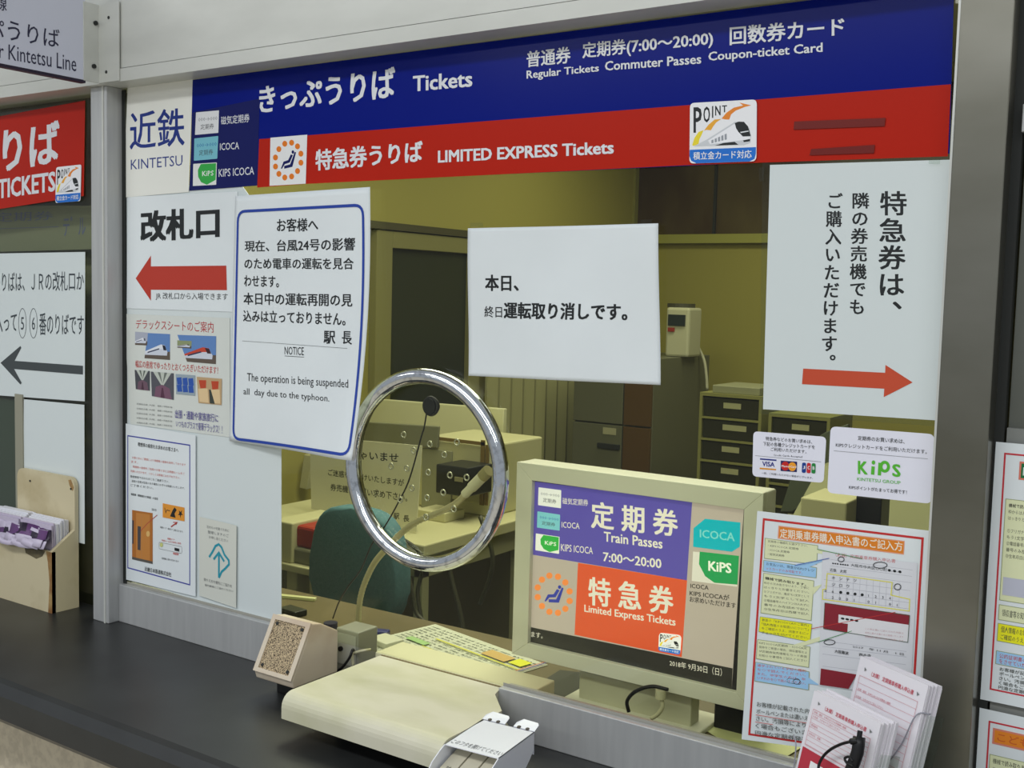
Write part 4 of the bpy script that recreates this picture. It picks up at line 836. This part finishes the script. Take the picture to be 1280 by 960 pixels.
p.poly(ink((160, 196, 130)), [(.12, .42), (.3, .42), (.3, .5), (.12, .5)], 'green_cell'); p.line(ink((214, 210, 70)), [(.25, .3), (.98, .3)], .004, 'yellow_marks'); p.line(ink((214, 210, 70)), [(.3, .52), (.9, .52)], .003, 'yellow_marks')
p.poly(ink((206, 170, 100)), [(.62, .12), (.82, .12), (.82, .26), (.62, .26)], 'orange_cell'); p.poly(ink((226, 226, 40)), [(.84, .1), (.94, .1), (.94, .24), (.84, .24)], 'yellow_note')
p.line(ink((60, 60, 140)), [(.985, .0), (.985, 1)], .003, 'edge_line'); p.line(ink((190, 50, 50)), [(.97, .0), (.97, 1)], .002, 'edge_line'); p.done()
# microphone on gooseneck
mc = thing('gooseneck_microphone', 'beige gooseneck microphone curving up behind the chrome ring', 'microphone', AZ(449, 812, IZ))
mb = AZ(449, 812, IZ); bm = bmesh.new(); cyl(bm, mb, (0, 0, 1), .022, .012, 28); bmobj('base', bm, CREAMD, mc)
P_ = [mb+V((0, 0, .01))]+[AY(x, y, yy) for x, y, yy in ((448, 773, .11), (452, 741, .10), (465, 709, .09), (480, 689, .08), (500, 668, .075), (521, 652, .07), (556, 637, .065), (573, 627, .06), (583, 616, .058))]
tubeo('gooseneck', P_, lambda t: .0072 if t < .1 else .0055, mat('gooseneck_beige', (176, 168, 128), .35, .3), mc, seg=12, ribs=.18, smooth=16)
m0, m1 = AY(581, 618, .058), AY(611, 588, .05); dd = m1-m0
bm = bmesh.new(); cyl(bm, m0, dd, .007, dd.length*.3); cyl(bm, m0+dd*.3, dd, .0085, dd.length*.45); bmobj('microphone_body', bm, CREAM, mc)
cylo('microphone_grille', m0+dd*.75, dd, .0092, dd.length*.25, mat('mic_grille', (150, 142, 96), .5, .4, bump=.6), mc)
# small things beside the microphone
def onz(name, lab, cat, px, z, w_, d_, h, m, bev=.001, rot=0):
    c = AZ(px[0], px[1], z); o = box(name, -w_/2, w_/2, -d_/2, d_/2, 0, h, m, None, bev); o.location = c; o.rotation_euler.z = rot; return tag(o, lab, cat)
NVB = mat('navy_plastic', (40, 46, 110), .4)
c = AZ(413, 800, IZ); o = cylo('blue_ink_pot', c, (0, 0, 1), .0125, .032, mat('dark_navy', (24, 28, 66), .35)); tag(o, 'dark navy cylinder pot behind the wedge speaker', 'pot')
onz('blue_stamp_case', 'blue case lying behind the microphone base', 'case', (466, 796), IZ, .06, .02, .014, NVB, .003, .4)
onz('white_pad', 'small white pad lying right of the microphone base', 'pad', (482, 806), IZ, .052, .04, .012, mat('pad_white', (206, 206, 184), .5), .002, -.2)
onz('silver_ruler', 'pale metal strip lying at the left end of the desk behind the glass', 'ruler', (363, 748), IZ, .11, .012, .006, mat('pale_strip2', (214, 214, 160), .3), .001, .35)
onz('dark_pen_case', 'dark pen case at the left end of the desk behind the glass', 'case', (366, 768), IZ, .05, .03, .012, mat('dark_case', (46, 48, 36), .5), .002, -.1)
o = prismo('dark_desk_mat', [AZ(x, y, IZ+.0006) for x, y in ((662, 862), (700, 838), (735, 842), (800, 880), (740, 885))], (0, 0, .001), mat('dark_mat', (44, 46, 34), .5)); tag(o, 'dark mat under the left side of the monitor', 'mat')
# ------------------------------------------------------------------ monitor
MY = .12; MB = mat('monitor_ivory', (222, 220, 204), .4)
mn = thing('display_monitor', 'ivory framed monitor behind the glass showing train pass and express ticket signs', 'monitor', AY(800, 880, .2))
MF = Frame((0, MY, 0), (1, 0, 0), (0, 0, 1)); mp = lambda x, y: MF.px(620+x/3, 560+y/3)
oL, oT = mp(78, 52)[0], mp(78, 52)[1]; oR, oB = mp(1003, 172)[0], mp(50, 770)[1]-.0
iL, iT = mp(135, 122)[0], mp(135, 122)[1]; iR = mp(930, 225)[0]; iB = mp(108, 730)[1]
bm = bmesh.new()
bbox(bm, oL, oR, MY+.012, MY+.05, oB, oT, .003)
bmobj('monitor_back', bm, MB, mn)
def bez(pts): return prismo('bezel', [(x, MY+.014, z) for x, z in pts], (0, -.014, 0), MB, mn, .0008)
bez([(oL, oT), (oR, oT), (iR, iT), (iL, iT)]); bez([(oL, oB), (oR, oB), (iR, iB), (iL, iB)]); bez([(oL, oT), (iL, iT), (iL, iB), (oL, oB)]); bez([(oR, oT), (iR, iT), (iR, iB), (oR, oB)])
box('monitor_rear_hump', oL+.06, oR-.06, MY+.05, MY+.11, oB+.04, oT-.05, MB, mn, .008)
sL, sR = AY(728, 850, MY+.03).x, AY(868, 870, MY+.03).x
box('stand', sL, sR, MY+.02, MY+.05, IZ+.001, oB+.02, mat('stand_ivory', (190, 188, 164), .45), mn, .002)
box('stand_foot', sL-.02, sR+.02, MY+.0, MY+.09, IZ+.0, IZ+.008, MB, mn, .002)
EMv = .54
scf = Frame((0, MY+.009, 0), (1, 0, 0), (0, 0, 1))
p = Sheet('x', '', '', scf, sheetname='screen'); p.par = mn; p.root = mn
def SI(c): return ink(c, .15, EMv)
p.crop(620, 560, 3)
p.thick = .0
bm = bmesh.new(); bbox(bm, iL-.001, iR+.001, MY+.009, MY+.013, iB-.001, iT+.001); bmobj('screen_glass', bm, BLACK, mn)
q = lambda c, pts, part: p.poly(SI(c), pts, part)
q((178, 166, 158), [(135, 124), (930, 226), (884, 905), (110, 730)], 'screen_picture')
q((88, 78, 168), [(138, 124), (736, 203), (716, 496), (138, 400)], 'screen_picture'); q((214, 84, 48), [(308, 430), (717, 496), (697, 784), (295, 700)], 'screen_picture')
q((38, 38, 34), [(114, 668), (888, 826), (884, 905), (108, 730)], 'screen_picture')
SW = SI((222, 216, 206))
cards(p, [[(160, 147), (245, 158), (244, 226), (158, 214)], [(156, 237), (241, 250), (239, 310), (154, 298)], [(150, 320), (239, 333), (237, 397), (148, 383)]],
      [(250, 346, 186, 210, 193, 218), (247, 314, 276, 298, 281, 304), (244, 364, 359, 386, 372, 398)], SW, EMv)
p.text(SW, '定 期 券', 357, 683, 199, 300, 232, 334, .025); p.text(SW, 'Train Passes', 405, 625, 313, 350, 340, 378, .02); p.text(SW, '7:00～20:00', 402, 621, 390, 424, 416, 452, .02)
p.text(SW, '特 急 券', 347, 666, 481, 588, 522, 625, .025); p.text(SW, 'Limited Express Tickets', 332, 674, 587, 622, 638, 676, .02)
EMO['o'] = SI((236, 136, 70)); EMO['n'] = SI((50, 60, 160)); seatmark(p, 217, 548, 62, 70, .12, 'screen_symbol'); EMO.clear()
q((0, 170, 190), [(785, 265), (917, 279), (915, 370), (885, 389), (740, 370), (742, 300)], 'screen_card'); p.text(SI((120, 205, 205)), 'ICOCA', 765, 896, 305, 335, 318, 350, .015)
q((216, 212, 204), [(740, 388), (910, 404), (905, 520), (735, 498)], 'screen_card'); q((30, 150, 84), [(765, 388), (912, 404), (906, 512), (820, 505), (785, 480), (762, 435)], 'screen_card')
p.text(SI((230, 235, 225)), 'KiPS', 797, 884, 422, 460, 432, 470, .03)
SK = SI((30, 30, 30)); p.text(SK, 'ICOCA', 730, 798, 508, 524, 515, 532, .01); p.text(SK, 'KIPS ICOCAが', 727, 876, 532, 552, 550, 572, .01); p.text(SK, 'お求めいただけます', 727, 900, 555, 576, 580, 602, .01)
p.text(SW, 'います。', 112, 176, 684, 705, 694, 714); p.text(SW, '2018年 9月30日（日）', 652, 848, 794, 816, 826, 856)
o_q = p.quad; p.quad = ([scf.px(620+x/3, 560+y/3) for x, y in ((600, 672), (712, 690), (705, 796), (598, 772))], 960, 960); pointmark(p, EMv); p.done()
cb = tubeo('black_cable', [AY(x, y, .105) for x, y in ((835, 862), (815, 858), (795, 864), (784, 876), (786, 890))], .0028, BLACK, None, seg=8); tag(cb, 'black cable looping under the monitor', 'cable')
cb = thing('cream_plug', 'cream plug and lead hanging under the monitor', 'plug', AY(825, 890, .1))
cylo('plug_body', AY(826, 862, .104), (0, 0, -1), .0075, .013, CREAM, cb, 16); tubeo('plug_lead', [AY(x, y, .104) for x, y in ((827, 874), (828, 884), (822, 893), (814, 898))], .003, CREAM, cb, seg=8)
o = prismo('curled_timetable', [AZ(x, y, IZ+.001) for x, y in ((880, 912), (893, 897), (915, 886), (928, 872), (960, 868), (1010, 930), (960, 960))], (0, 0, .0008), mat('yellow_paper', (214, 216, 160), .5)); tag(o, 'pale yellow printed paper curling out right of the monitor stand', 'paper')
o = box('black_device', sR+.02, sR+.09, MY+.055, MY+.10, IZ, IZ+.05, BLACK, None, .003); tag(o, 'black device behind the right foot of the monitor', 'device')
# ------------------------------------------------------------------ office chair
TEAL_F = mat('teal_fabric', (84, 124, 130), .8, noise=(120, (74, 112, 118), .3, .7, (1, 1, 1)), bump=.3)
cY = .72
L_, R_ = AY(385, 700, cY).x, AY(492, 700, cY).x; Tz = AY(440, 636, cY).z; Bz = AY(430, 762, cY).z-.03
ch = thing('office_chair', 'teal fabric office chair seen behind the wedge speaker', 'chair', ((L_+R_)/2, cY+.2, 0))
bm = bmesh.new(); cx = (L_+R_)/2; hw = (R_-L_)/2; prof = []
for k in range(28):
    a = 2*math.pi*k/28; ca, sa = math.cos(a), math.sin(a); e = 2/3.2
    prof.append((cx+hw*math.copysign(abs(ca)**e, ca)*(1-.1*sa), (Tz+Bz)/2+(Tz-Bz)/2*math.copysign(abs(sa)**e, sa)))
prism(bm, [(x, cY+.25*(x-cx)**2, z) for x, z in prof], (0, .06, .0)); bmesh.ops.bevel(bm, geom=[e_ for e_ in bm.edges if abs(e_.verts[0].co.y-e_.verts[1].co.y) < .03], offset=.012, segments=3, profile=.5, affect='EDGES')
bmobj('backrest', bm, TEAL_F, ch, True)
box('seat', cx-.22, cx+.22, cY+.07, cY+.34, .42, .49, TEAL_F, ch, .02); box('back_support', cx-.02, cx+.02, cY+.055, cY+.09, .44, Tz-.12, BLACK, ch, .004)
cylo('gas_column', (cx, cY+.18, .1), (0, 0, 1), .025, .33, BLACK, ch)
for k in range(5):
    a = 2*math.pi*k/5; v = V((math.cos(a), math.sin(a), 0)); tubeo('base_spoke', [V((cx, cY+.18, .1)), V((cx, cY+.18, .065))+v*.16], .016, BLACK, ch, smooth=0)
    bm = bmesh.new(); cyl(bm, V((cx, cY+.18, .03))+v*.16-V((-v.y, v.x, 0))*.012, (-v.y, v.x, 0), .03, .024, 16); bmobj('caster', bm, BLACK, ch)
# ------------------------------------------------------------------ ticket machine desk
DZ = .8; c0 = AZ(530, 682, DZ); dx1 = c0.x; dy0 = c0.y; dy1 = AZ(641, 644, DZ).y+.5
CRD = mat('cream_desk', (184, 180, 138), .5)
dk = thing('cream_office_desk', 'cream metal desk behind the chrome ring, carrying the ticket machine', 'desk', (dx1-.4, dy0+.5, 0))
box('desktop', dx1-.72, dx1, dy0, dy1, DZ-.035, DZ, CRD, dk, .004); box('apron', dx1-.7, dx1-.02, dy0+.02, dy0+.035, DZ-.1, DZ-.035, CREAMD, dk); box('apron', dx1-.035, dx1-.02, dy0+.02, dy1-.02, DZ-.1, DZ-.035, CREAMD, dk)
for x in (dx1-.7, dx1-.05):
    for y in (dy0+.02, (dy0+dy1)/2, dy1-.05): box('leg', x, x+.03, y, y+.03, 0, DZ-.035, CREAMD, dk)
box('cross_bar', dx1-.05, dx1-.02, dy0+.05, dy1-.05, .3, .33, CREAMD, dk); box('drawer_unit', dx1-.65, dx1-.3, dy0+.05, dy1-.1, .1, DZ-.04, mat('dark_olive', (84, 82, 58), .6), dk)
for i, pts in enumerate((((478, 662), (500, 672), (524, 690), (528, 712), (522, 740), (527, 775)), ((560, 700), (566, 730), (574, 760), (580, 790)), ((600, 645), (615, 690), (613, 720), (600, 755)), ((505, 700), (514, 735), (520, 765), (534, 780)))):
    o = tubeo('desk_cable', [AY(x, y, dy0-.03-.02*i) for x, y in pts], .006, mat('cable_olive', (56, 56, 36), .5), None, seg=8); tag(o, ('grey lead hanging over the front corner of the cream desk', 'dark cable hanging under the cream desk, centre', 'thin cable hanging right below the microphone head', 'dark cable bundle hanging left of the desk corner')[i], 'cable')
# greeting sign
gy = AZ(500, 663, DZ).y+.0; GSF = Frame((0, gy, 0), (1, 0, 0), (0, 0, 1))
p = Sheet('greeting_sign', 'cream sign of apology with black Japanese writing, behind the chrome ring', 'sign', GSF)
p.sheet(mat('cream_sign', (222, 219, 186), .5), (388, 545), (528, 557), (521, 665), (390, 636), .003)
KI = ink((40, 42, 34)); p.text(KI, 'いらっしゃいませ', 402, 499, 559, 570, 567, 578, .01); p.text(KI, 'ご迷惑をおかけいたしますが', 411, 506, 586, 594, 599, 608, .006); p.text(KI, '券売機でお買い求め下さい。', 414, 510, 604, 613, 617, 627, .006); p.text(KI, '駅', 493, 500, 641, 649, bold=.01); p.text(KI, '長', 505, 512.5, 644, 652, bold=.01); p.done()
def iface(name, lab, cat, pts, Y, dep, m, bev=.003, parent=None):
    o = prismo(name, [AY(x, y, Y) for x, y in pts], (0, dep, 0), m, parent, bev)
    if not parent: tag(o, lab, cat)
    return o
# machine
my = AZ(600, 645, DZ).y
mt = thing('ticket_machine', 'cream ticket machine with a dark slot box on the cream desk', 'machine', AY(575, 645, my))
CRM = mat('machine_cream', (188, 184, 142), .45)
b0 = AY(530, 640, my).x; zb2 = DZ
def mq(name, x0, y0, x1, y1, Y, dep, m, bev=.003, tozb=False):
    A, B = AY(x0, y0, Y), AY(x1, y1, Y); return box(name, A.x, B.x, Y, Y+dep, zb2 if tozb else B.z, A.z, m, mt, bev)
mq('machine_body', 524, 546, 612, 640, my, .3, CRM, .006, True)
mq('face_panel', 545, 552, 603, 630, my-.006, .006, mat('panel_cream', (168, 164, 124), .5), .002)
BRN = mat('brown_edge', (110, 90, 40), .5)
for a in ((545, 550, 606, 553), (601, 550, 604, 632), (607, 556, 609, 632)): mq('edge_strip', *a, my-.01, .004, BRN, .0003)
mq('slot_box', 545, 580, 584, 622, my-.14, .13, mat('slot_black', (30, 31, 28), .35), .004); mq('slot_label', 568, 596, 578, 603, my-.145, .004, mat('label_olive', (130, 126, 96), .5), .0005)
mq('mount_plate', 528, 560, 563, 645, my-.012, .006, mat('mount_grey', (140, 140, 116), .35, .3), .001, True); mq('desk_block', 520, 636, 556, 662, my-.16, .1, CRM, .003, True)
o = box('top_plate', 0, 1, 0, 1, 0, 1, CRM, mt); bpy.data.objects.remove(o)
iface('grey_bracket_bar', 'grey translucent bracket bar behind the upper part of the ring', 'bracket', [(452, 527), (548, 533), (546, 560), (450, 552)], my-.02, .012, mat('bar_grey', (112, 112, 90), .4))
wb = iface('white_board', 'pale blank board standing behind the ticket machine', 'board', [(462, 498), (630, 511), (627, 600), (460, 600)], my+.34, .02, mat('board_cream', (196, 194, 158), .5))
# left part: copier etc
cp_ = thing('copier', 'cream office copier at the left behind the glass', 'copier', AY(390, 655, 1.9))
cY2 = 1.9
A, B = AY(330, 612, cY2), AY(436, 650, cY2); box('copier_lid', max(A.x-.2, -2.58), B.x, cY2, cY2+.5, B.z, AY(430, 606, cY2).z, CRM, cp_, .03); box('copier_body', max(A.x-.15, -2.57), B.x-.05, cY2+.04, cY2+.5, 0, B.z-.0, mat('copier_dark', (150, 146, 108), .5), cp_, .01)
A, B = AY(404, 618, cY2-.01), AY(428, 626, cY2-.01); box('copier_badge', AY(407, 619, cY2).x, AY(418, 623, cY2).x, cY2-.002, cY2, AY(407, 622, cY2).z, AY(407, 618, cY2).z, mat('badge', (196, 194, 176), .4), cp_)
iface('grey_screen', 'dark grey screen with a cream frame above the copier at the left', 'screen', [(352, 570), (386, 573), (378, 606), (352, 612)], 1.8, .05, mat('screen_dark', (62, 62, 50), .4))
iface('cream_screen_edge', 'cream upright edge of the dark screen above the copier', 'frame', [(380, 568), (391, 570), (383, 612), (374, 610)], 1.75, .04, CRM)
sh = thing('side_shelf', 'cream shelf stand at the left behind the glass', 'shelf', AY(370, 715, 1.0))
A, B = AY(335, 706, .8), AY(390, 712, .8); box('shelf_board', A.x, B.x, .8, 1.02, B.z-.02, B.z, CRM, sh, .003); box('upright', A.x, AY(361, 700, .8).x, .81, 1.0, B.z, AY(361, 655, .8).z, CRM, sh, .004); box('leg', A.x+.02, A.x+.06, .85, .95, 0, B.z-.02, CRM, sh, .004); box('leg', B.x-.06, B.x-.02, .85, .95, 0, B.z-.02, CRM, sh, .004)
zsh = B.z
A, B = AY(366, 684, .82), AY(394, 706, .82); o = box('grey_box', A.x, B.x, .82, .94, zsh, A.z, mat('box_olive', (118, 118, 92), .5), None, .006); tag(o, 'small olive grey box on the cream shelf at the left', 'box'); ztp = A.z
A, B = AY(367, 656, .83), AY(393, 683, .83); o = box('red_case', A.x, B.x, .83, .93, ztp, A.z, mat('red_plastic', (150, 36, 26), .4), None, .008); tag(o, 'red case on top of the olive box at the left', 'case')
# ------------------------------------------------------------------ far wall things
def wallz(px, py): return AX(px, py, -2.6)
FRM = mat('frame_olive', (128, 124, 78), .5)
a, b = wallz(482, 310), wallz(580, 320)
dr = thing('door_1', '', '', (-2.6, 2.5, 0)); dr['kind'] = 'structure'
zt2 = 1.70; DG = mat('dark_door_glass', (44, 48, 34), .25)
box('door_glass', -2.6, -2.585, a.y, b.y, .9, a.z, DG, dr); box('door_leaf', -2.6, -2.575, a.y, b.y, 0.02, .9, FRM, dr)
for y0, y1, z0, z1 in ((a.y-.1, a.y, 0, a.z+.07), (b.y, b.y+.09, 0, a.z+.07), (a.y, b.y, a.z, a.z+.07)): box('door_frame', -2.6, -2.56, y0, y1, z0, z1, FRM, dr, .003)
w0 = wallz(465, 277); o = box('trim_1', -2.6, -2.55, w0.y-.8, b.y+.15, w0.z-.03, w0.z, mat('trim_dark', (72, 68, 40), .5)); struct(o)
ad = thing('accordion_door', 'cream pleated folding door between the dark door and the lockers', 'door', (-2.58, 3.3, 0))
y0, y1 = b.y+.1, 4.3; N = 26; bm = bmesh.new(); top = []; bot = []
for i in range(N+1):
    x = -2.56 if i % 2 else -2.535; y = y0+(y1-y0)*i/N; bot.append(bm.verts.new((x, y, .0))); top.append(bm.verts.new((x, y, 1.66)))
for i in range(N): bm.faces.new((bot[i], bot[i+1], top[i+1], top[i]))
bmobj('pleated_panel', bm, mat('pleat_cream', (158, 155, 112), .5), ad); box('head_track', -2.6, -2.52, y0, y1, 1.66, 1.7, FRM, ad)
# lockers
ly = 3.4; lx = [AY(717, 480, ly).x, AY(780, 480, ly).x, AY(815, 480, ly).x]; lzt = 1.215
lk = thing('steel_locker', 'tall grey and brown steel cabinet with the water heater on top', 'cabinet', ((lx[0]+lx[2])/2, ly, 0))
LG = mat('locker_grey', (104, 104, 84), .4); LB_ = mat('locker_brown', (92, 68, 36), .35)  # right doors carry a brown reflection, painted into their colour
box('cabinet_body', lx[0], lx[2], ly+.02, 4.05, 0, lzt, LG, lk, .003)
zg = AY(750, 529, ly).z
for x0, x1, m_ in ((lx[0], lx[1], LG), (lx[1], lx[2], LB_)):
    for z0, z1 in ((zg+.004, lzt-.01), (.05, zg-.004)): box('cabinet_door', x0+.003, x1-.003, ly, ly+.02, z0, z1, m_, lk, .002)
A, B = AY(754, 534, ly), AY(770, 544, ly); box('name_label', A.x, B.x, ly-.002, ly, B.z, A.z, mat('label_pale', (176, 172, 140), .5), lk)
A, B = AY(748, 553, ly), AY(775, 562, ly); box('handle', A.x, B.x, ly-.015, ly, B.z, A.z, DARK, lk, .002)
A, B = AY(833, 384, 3.7), AY(860, 440, 3.7)
wh = thing('water_heater', 'white electric hot water dispenser standing on the steel cabinet', 'dispenser', ((A.x+B.x)/2, 3.7, lzt))
WHM = mat('appliance_white', (190, 188, 160), .4); box('tank', A.x, B.x, 3.7, 3.85, lzt, A.z, WHM, wh, .012); box('display', A.x+.015, B.x-.02, 3.692, 3.7, A.z-.09, A.z-.035, mat('display_dark', (40, 48, 48), .3), wh)
box('red_label', A.x+.015, A.x+.05, 3.693, 3.7, A.z-.12, A.z-.1, mat('label_red', (150, 50, 40), .4), wh); cylo('lid', ((A.x+B.x)/2-.02, 3.78, A.z), (0, 0, 1), .07, .02, mat('lid_dark', (70, 68, 50), .5), wh)
o = tubeo('white_flex', [AY(x, y, 3.9) for x, y in ((872, 432), (880, 450), (883, 470), (884, 487))], .008, WHM, None, seg=8); tag(o, 'white flex dropping behind the hot water dispenser', 'flex')
A, B = AY(863, 424, 4.49), AY(873, 440, 4.49); o = box('wall_socket', A.x, B.x, 4.46, 4.5, B.z, A.z, WHM, None, .004); tag(o, 'white wall socket right of the hot water dispenser', 'socket')
# drawer towers
TF = mat('tower_olive', (142, 140, 84), .5); DWR = mat('drawer_smoke', (50, 50, 32), .35); LBP = mat('paper_label', (186, 184, 142), .5)
def tower(lab, x0, x1, zt, Y, n):
    t = thing('drawer_tower', lab, 'drawers', ((x0+x1)/2, Y, 0), 'letter tray towers'); del t['group']
    box('tower_back', x0, x1, Y+.3, Y+.31, 0, zt, TF, t); box('top_panel', x0, x1, Y, Y+.3, zt-.015, zt, TF, t)
    for x in (x0, x1-.014): box('side_panel', x, x+.014, Y, Y+.3, 0, zt-.015, TF, t)
    ph = .098
    for k in range(n):
        z1 = zt-.02-k*ph; z0 = z1-ph+.012
        if z0 < .03: break
        d = box('drawer', x0+.016, x1-.016, Y+.012, Y+.28, z0, z1, DWR, t, .004); w2 = (x1-x0)
        box('drawer_label', x0+w2*.38, x0+w2*(.66+.1*((k*7) % 3 == 1)), Y+.008, Y+.012, z1-.045, z1-.02, LBP, d)
        box('divider', x0+.014, x1-.014, Y, Y+.3, z0-.011, z0-.002, TF, t)
    return t
TY = 3.3; a = AY(875, 490, TY); b = AY(953, 495, TY); tower('olive tower of smoky letter drawers right of the steel cabinet', a.x, b.x, a.z, TY, 11)
a2 = AY(961, 516, TY); b2 = AY(1038, 522, TY); tower('second, lower drawer tower partly behind the card stickers', a2.x, b2.x, a2.z, TY, 10)
o = box('clear_document_tray', a.x+.05, b.x-.02, TY+.02, TY+.28, a.z, a.z+.035, mat('tray_grey', (150, 150, 120), .4), None, .004); tag(o, 'pale document tray on top of the taller drawer tower', 'tray')
# machine at the right behind the stickers
ry = 1.6
rm = thing('counting_machine', 'olive cream machine with a sloping top behind the green logo sticker', 'machine', AY(1090, 660, ry))
A = AY(985, 655, ry); Bq = AY(1200, 655, ry); zt3 = AY(1060, 612, ry).z
prismo('machine_body', [(A.x, ry, 0), (A.x, ry, A.z), (A.x, ry+.25, zt3+.02), (A.x, ry+.6, zt3+.02), (A.x, ry+.6, 0)], (Bq.x-A.x, 0, 0), mat('machine_olive', (128, 128, 90), .5), rm)
o = box('cream_tray_box', AY(1000, 640, 1.4).x, AY(1058, 640, 1.4).x, 1.4, 1.58, 0, AY(1030, 625, 1.4).z, CRM, None, .004); tag(o, 'cream box in front of the sloping machine, above the form guide', 'box')
A, B = AY(1073, 618, 1.5), AY(1104, 640, 1.5); o = box('black_scanner', A.x, B.x, 1.48, 1.56, 0, A.z, BLACK, None, .004); tag(o, 'black scanner block below the green logo sticker', 'scanner')
o = iface('grey_partition', 'dark greyish partition panel behind the right stickers', 'partition', [(1000, 560), (1032, 540), (1060, 530), (1065, 560), (1035, 612), (990, 640), (975, 640)], 2.3, .02, mat('partition_grey', (78, 84, 66), .5))
# back wall features
TR = mat('transom_brown', (66, 48, 28), .3, noise=(2.5, (92, 80, 50), .4, .65, (1, 1, .5)))
x0 = AY(800, 250, 4.5).x; zr = AY(880, 300, 4.5).z
wn = thing('window_3', '', '', (x0, 4.5, zr)); wn['kind'] = 'structure'
box('transom_pane', x0, 1.2, 4.48, 4.5, zr+.03, 2.6, TR, wn); box('transom_rail', x0-.02, 1.2, 4.45, 4.5, zr-.02, zr+.03, mat('rail_yellow', (160, 158, 80), .5), wn); box('transom_stile', x0-.06, x0, 4.44, 4.5, 0, 2.6, mat('stile_yellow', (138, 134, 72), .5), wn)
box('transom_mullion', AY(895, 250, 4.5).x, AY(898, 250, 4.5).x, 4.465, 4.48, zr+.03, 2.6, DARK, wn)
# ================================================================== RIGHT NEIGHBOUR
NG = mat('neighbour_glass', (84, 86, 76), .18, spec=.6, noise=(4, (110, 112, 104), .4, .8, (1, 1, .4)))
nb = thing('neighbour_window', 'grey framed glass panel at the far right edge', 'window', (.3, 0, CT))
box('glass_panel', R1+.012, .8, .012, .02, AY(1262, 535, .01).z, AY(1262, 160, .01).z, NG, nb)
box('upper_white_panel', R1+.012, .8, .004, .02, AY(1275, 128, .004).z, 2.2, mat('upper_white', (214, 212, 204), .35), nb)
box('cross_bar', R1+.0105, .8, -.012, .02, AY(1275, 165, -.012).z, AY(1275, 130, -.012).z, ALU, nb, .001)
box('lower_panel', R1+.012, .8, .004, .02, CT, AY(1262, 535, .004).z, mat('lower_grey', (130, 132, 128), .35), nb)
NF = Frame((0, -.001, 0), (1, 0, 0), (0, 0, 1)); NX0 = R1+.0025
p = Sheet('neighbour_form_guide', 'red framed guide sheet with a green K panel at the far right edge', 'poster', NF).crop(1215, 540, 4.8)
zA, zB = NF.px(1243, 552)[1], NF.px(1222, 873)[1]
p.localab([(NX0, zA), (NX0+.21, zA), (NX0+.21, zB), (NX0, zB)], 210, 290)
p.sheet(PAPER, (0, 0), (210, 0), (210, 290), (0, 290), .0004)
p.line(ink((200, 48, 60)), [(10, 12), (200, 12), (200, 276), (10, 276)], .0018, 'border', True)
p.poly(ink((216, 120, 100)), [(25, 19), (190, 19), (190, 39), (25, 39)], 'title_panel'); p.poly(ink((20, 110, 60)), [(27, 21), (188, 21), (188, 37), (27, 37)], 'title_panel'); p.text(WHITE, 'KIPS ICOCA申込書のご記入方', 29, 150, 23, 35, bold=.01, part='title')
def npanel(m, x0, y0, x1, y1): p.uid += 1; n_ = 'text_panel#%d' % p.uid; p.poly(FR, [(x0-.7, y0-.7), (x1+.7, y0-.7), (x1+.7, y1+.7), (x0-.7, y1+.7)], n_); p.poly(m, [(x0, y0), (x1, y0), (x1, y1), (x0, y1)], n_)
npanel(YL, 14, 62, 90, 174); npanel(YL, 14, 180, 90, 196); npanel(YE, 14, 201, 90, 220); npanel(LB, 14, 232, 110, 246)
for i, t in enumerate(('機械で読み取ります。', '枠からはみ出さないよう', 'はっきりとお書きください', '', '①フリガナは、濁点も', '　もう1文字として記入', '②電話番号はハイフン', '　番号のみ左詰めで', '③生年月日は西暦')):
    if t: p.text(INKB if not i else Gy, t, 17, 17+3.4*len(t), 66+i*7, 70.4+i*7, bold=.01 if not i else 0, part='small_print', res=1)
p.text(Gy, '領収書等お知らせ', 17, 46, 184, 192, part='small_print', res=1); p.text(Gy, '個人情報のお取扱い', 17, 50, 203, 210, part='small_print', res=1); p.text(Gy, 'ご確認のうえ', 17, 40, 212, 218, part='small_print', res=1); p.text(REDT, '公的証明書の確認', 17, 54, 234, 239, part='small_print', res=1); p.text(REDT, 'をさせていただきます', 17, 62, 240, 245, part='small_print', res=1)
p.poly(ink((190, 192, 206)), [(16, 148), (80, 148), (80, 168), (16, 168)], 'sample_form')
for i, t in enumerate(('お客様が記載された内容', 'ボールペンまたは濃い', 'さい。汚損等により', 'く場合もございます', '円滑な定期券発売')): p.text(Gy, t, 18, 18+5.2*len(t), 250+i*5.2-1, 254.3+i*5.2-1, bold=.004)
p.done()
zA2, zB2 = NF.px(1222, 884)[1], NF.px(1222, 884)[1]-.17
p = Sheet('neighbour_child_guide', 'red framed guide sheet with an orange title, lowest at the far right edge', 'poster', NF)
p.localab([(NX0, zA2), (NX0+.21, zA2), (NX0+.21, zB2), (NX0, zB2)], 210, 170)
p.sheet(PAPER, (0, 0), (210, 0), (210, 170), (0, 170), .0004)
p.line(ink((200, 48, 60)), [(11, 13), (200, 13), (200, 165), (11, 165)], .0018, 'border', True)
p.poly(ink((216, 130, 110)), [(15, 19), (190, 19), (190, 37), (15, 37)], 'title_panel'); p.poly(OB, [(17, 21), (188, 21), (188, 35), (17, 35)], 'title_panel'); p.text(ink((200, 90, 40)), 'こども定期券のお申込み', 20, 150, 23, 33, bold=.01, part='title')
npanel(YL, 14, 50, 100, 120)
for i in range(5): p.text(INKB if not i else Gy, ('機械で読み取ります。', '枠からはみ出さないよう', 'はっきりとお書き下さい', '通学区間を記入', '学校名を記入')[i], 17, 55, 53+i*10, 59+i*10, bold=.006, part='small_print', res=1)
p.done()
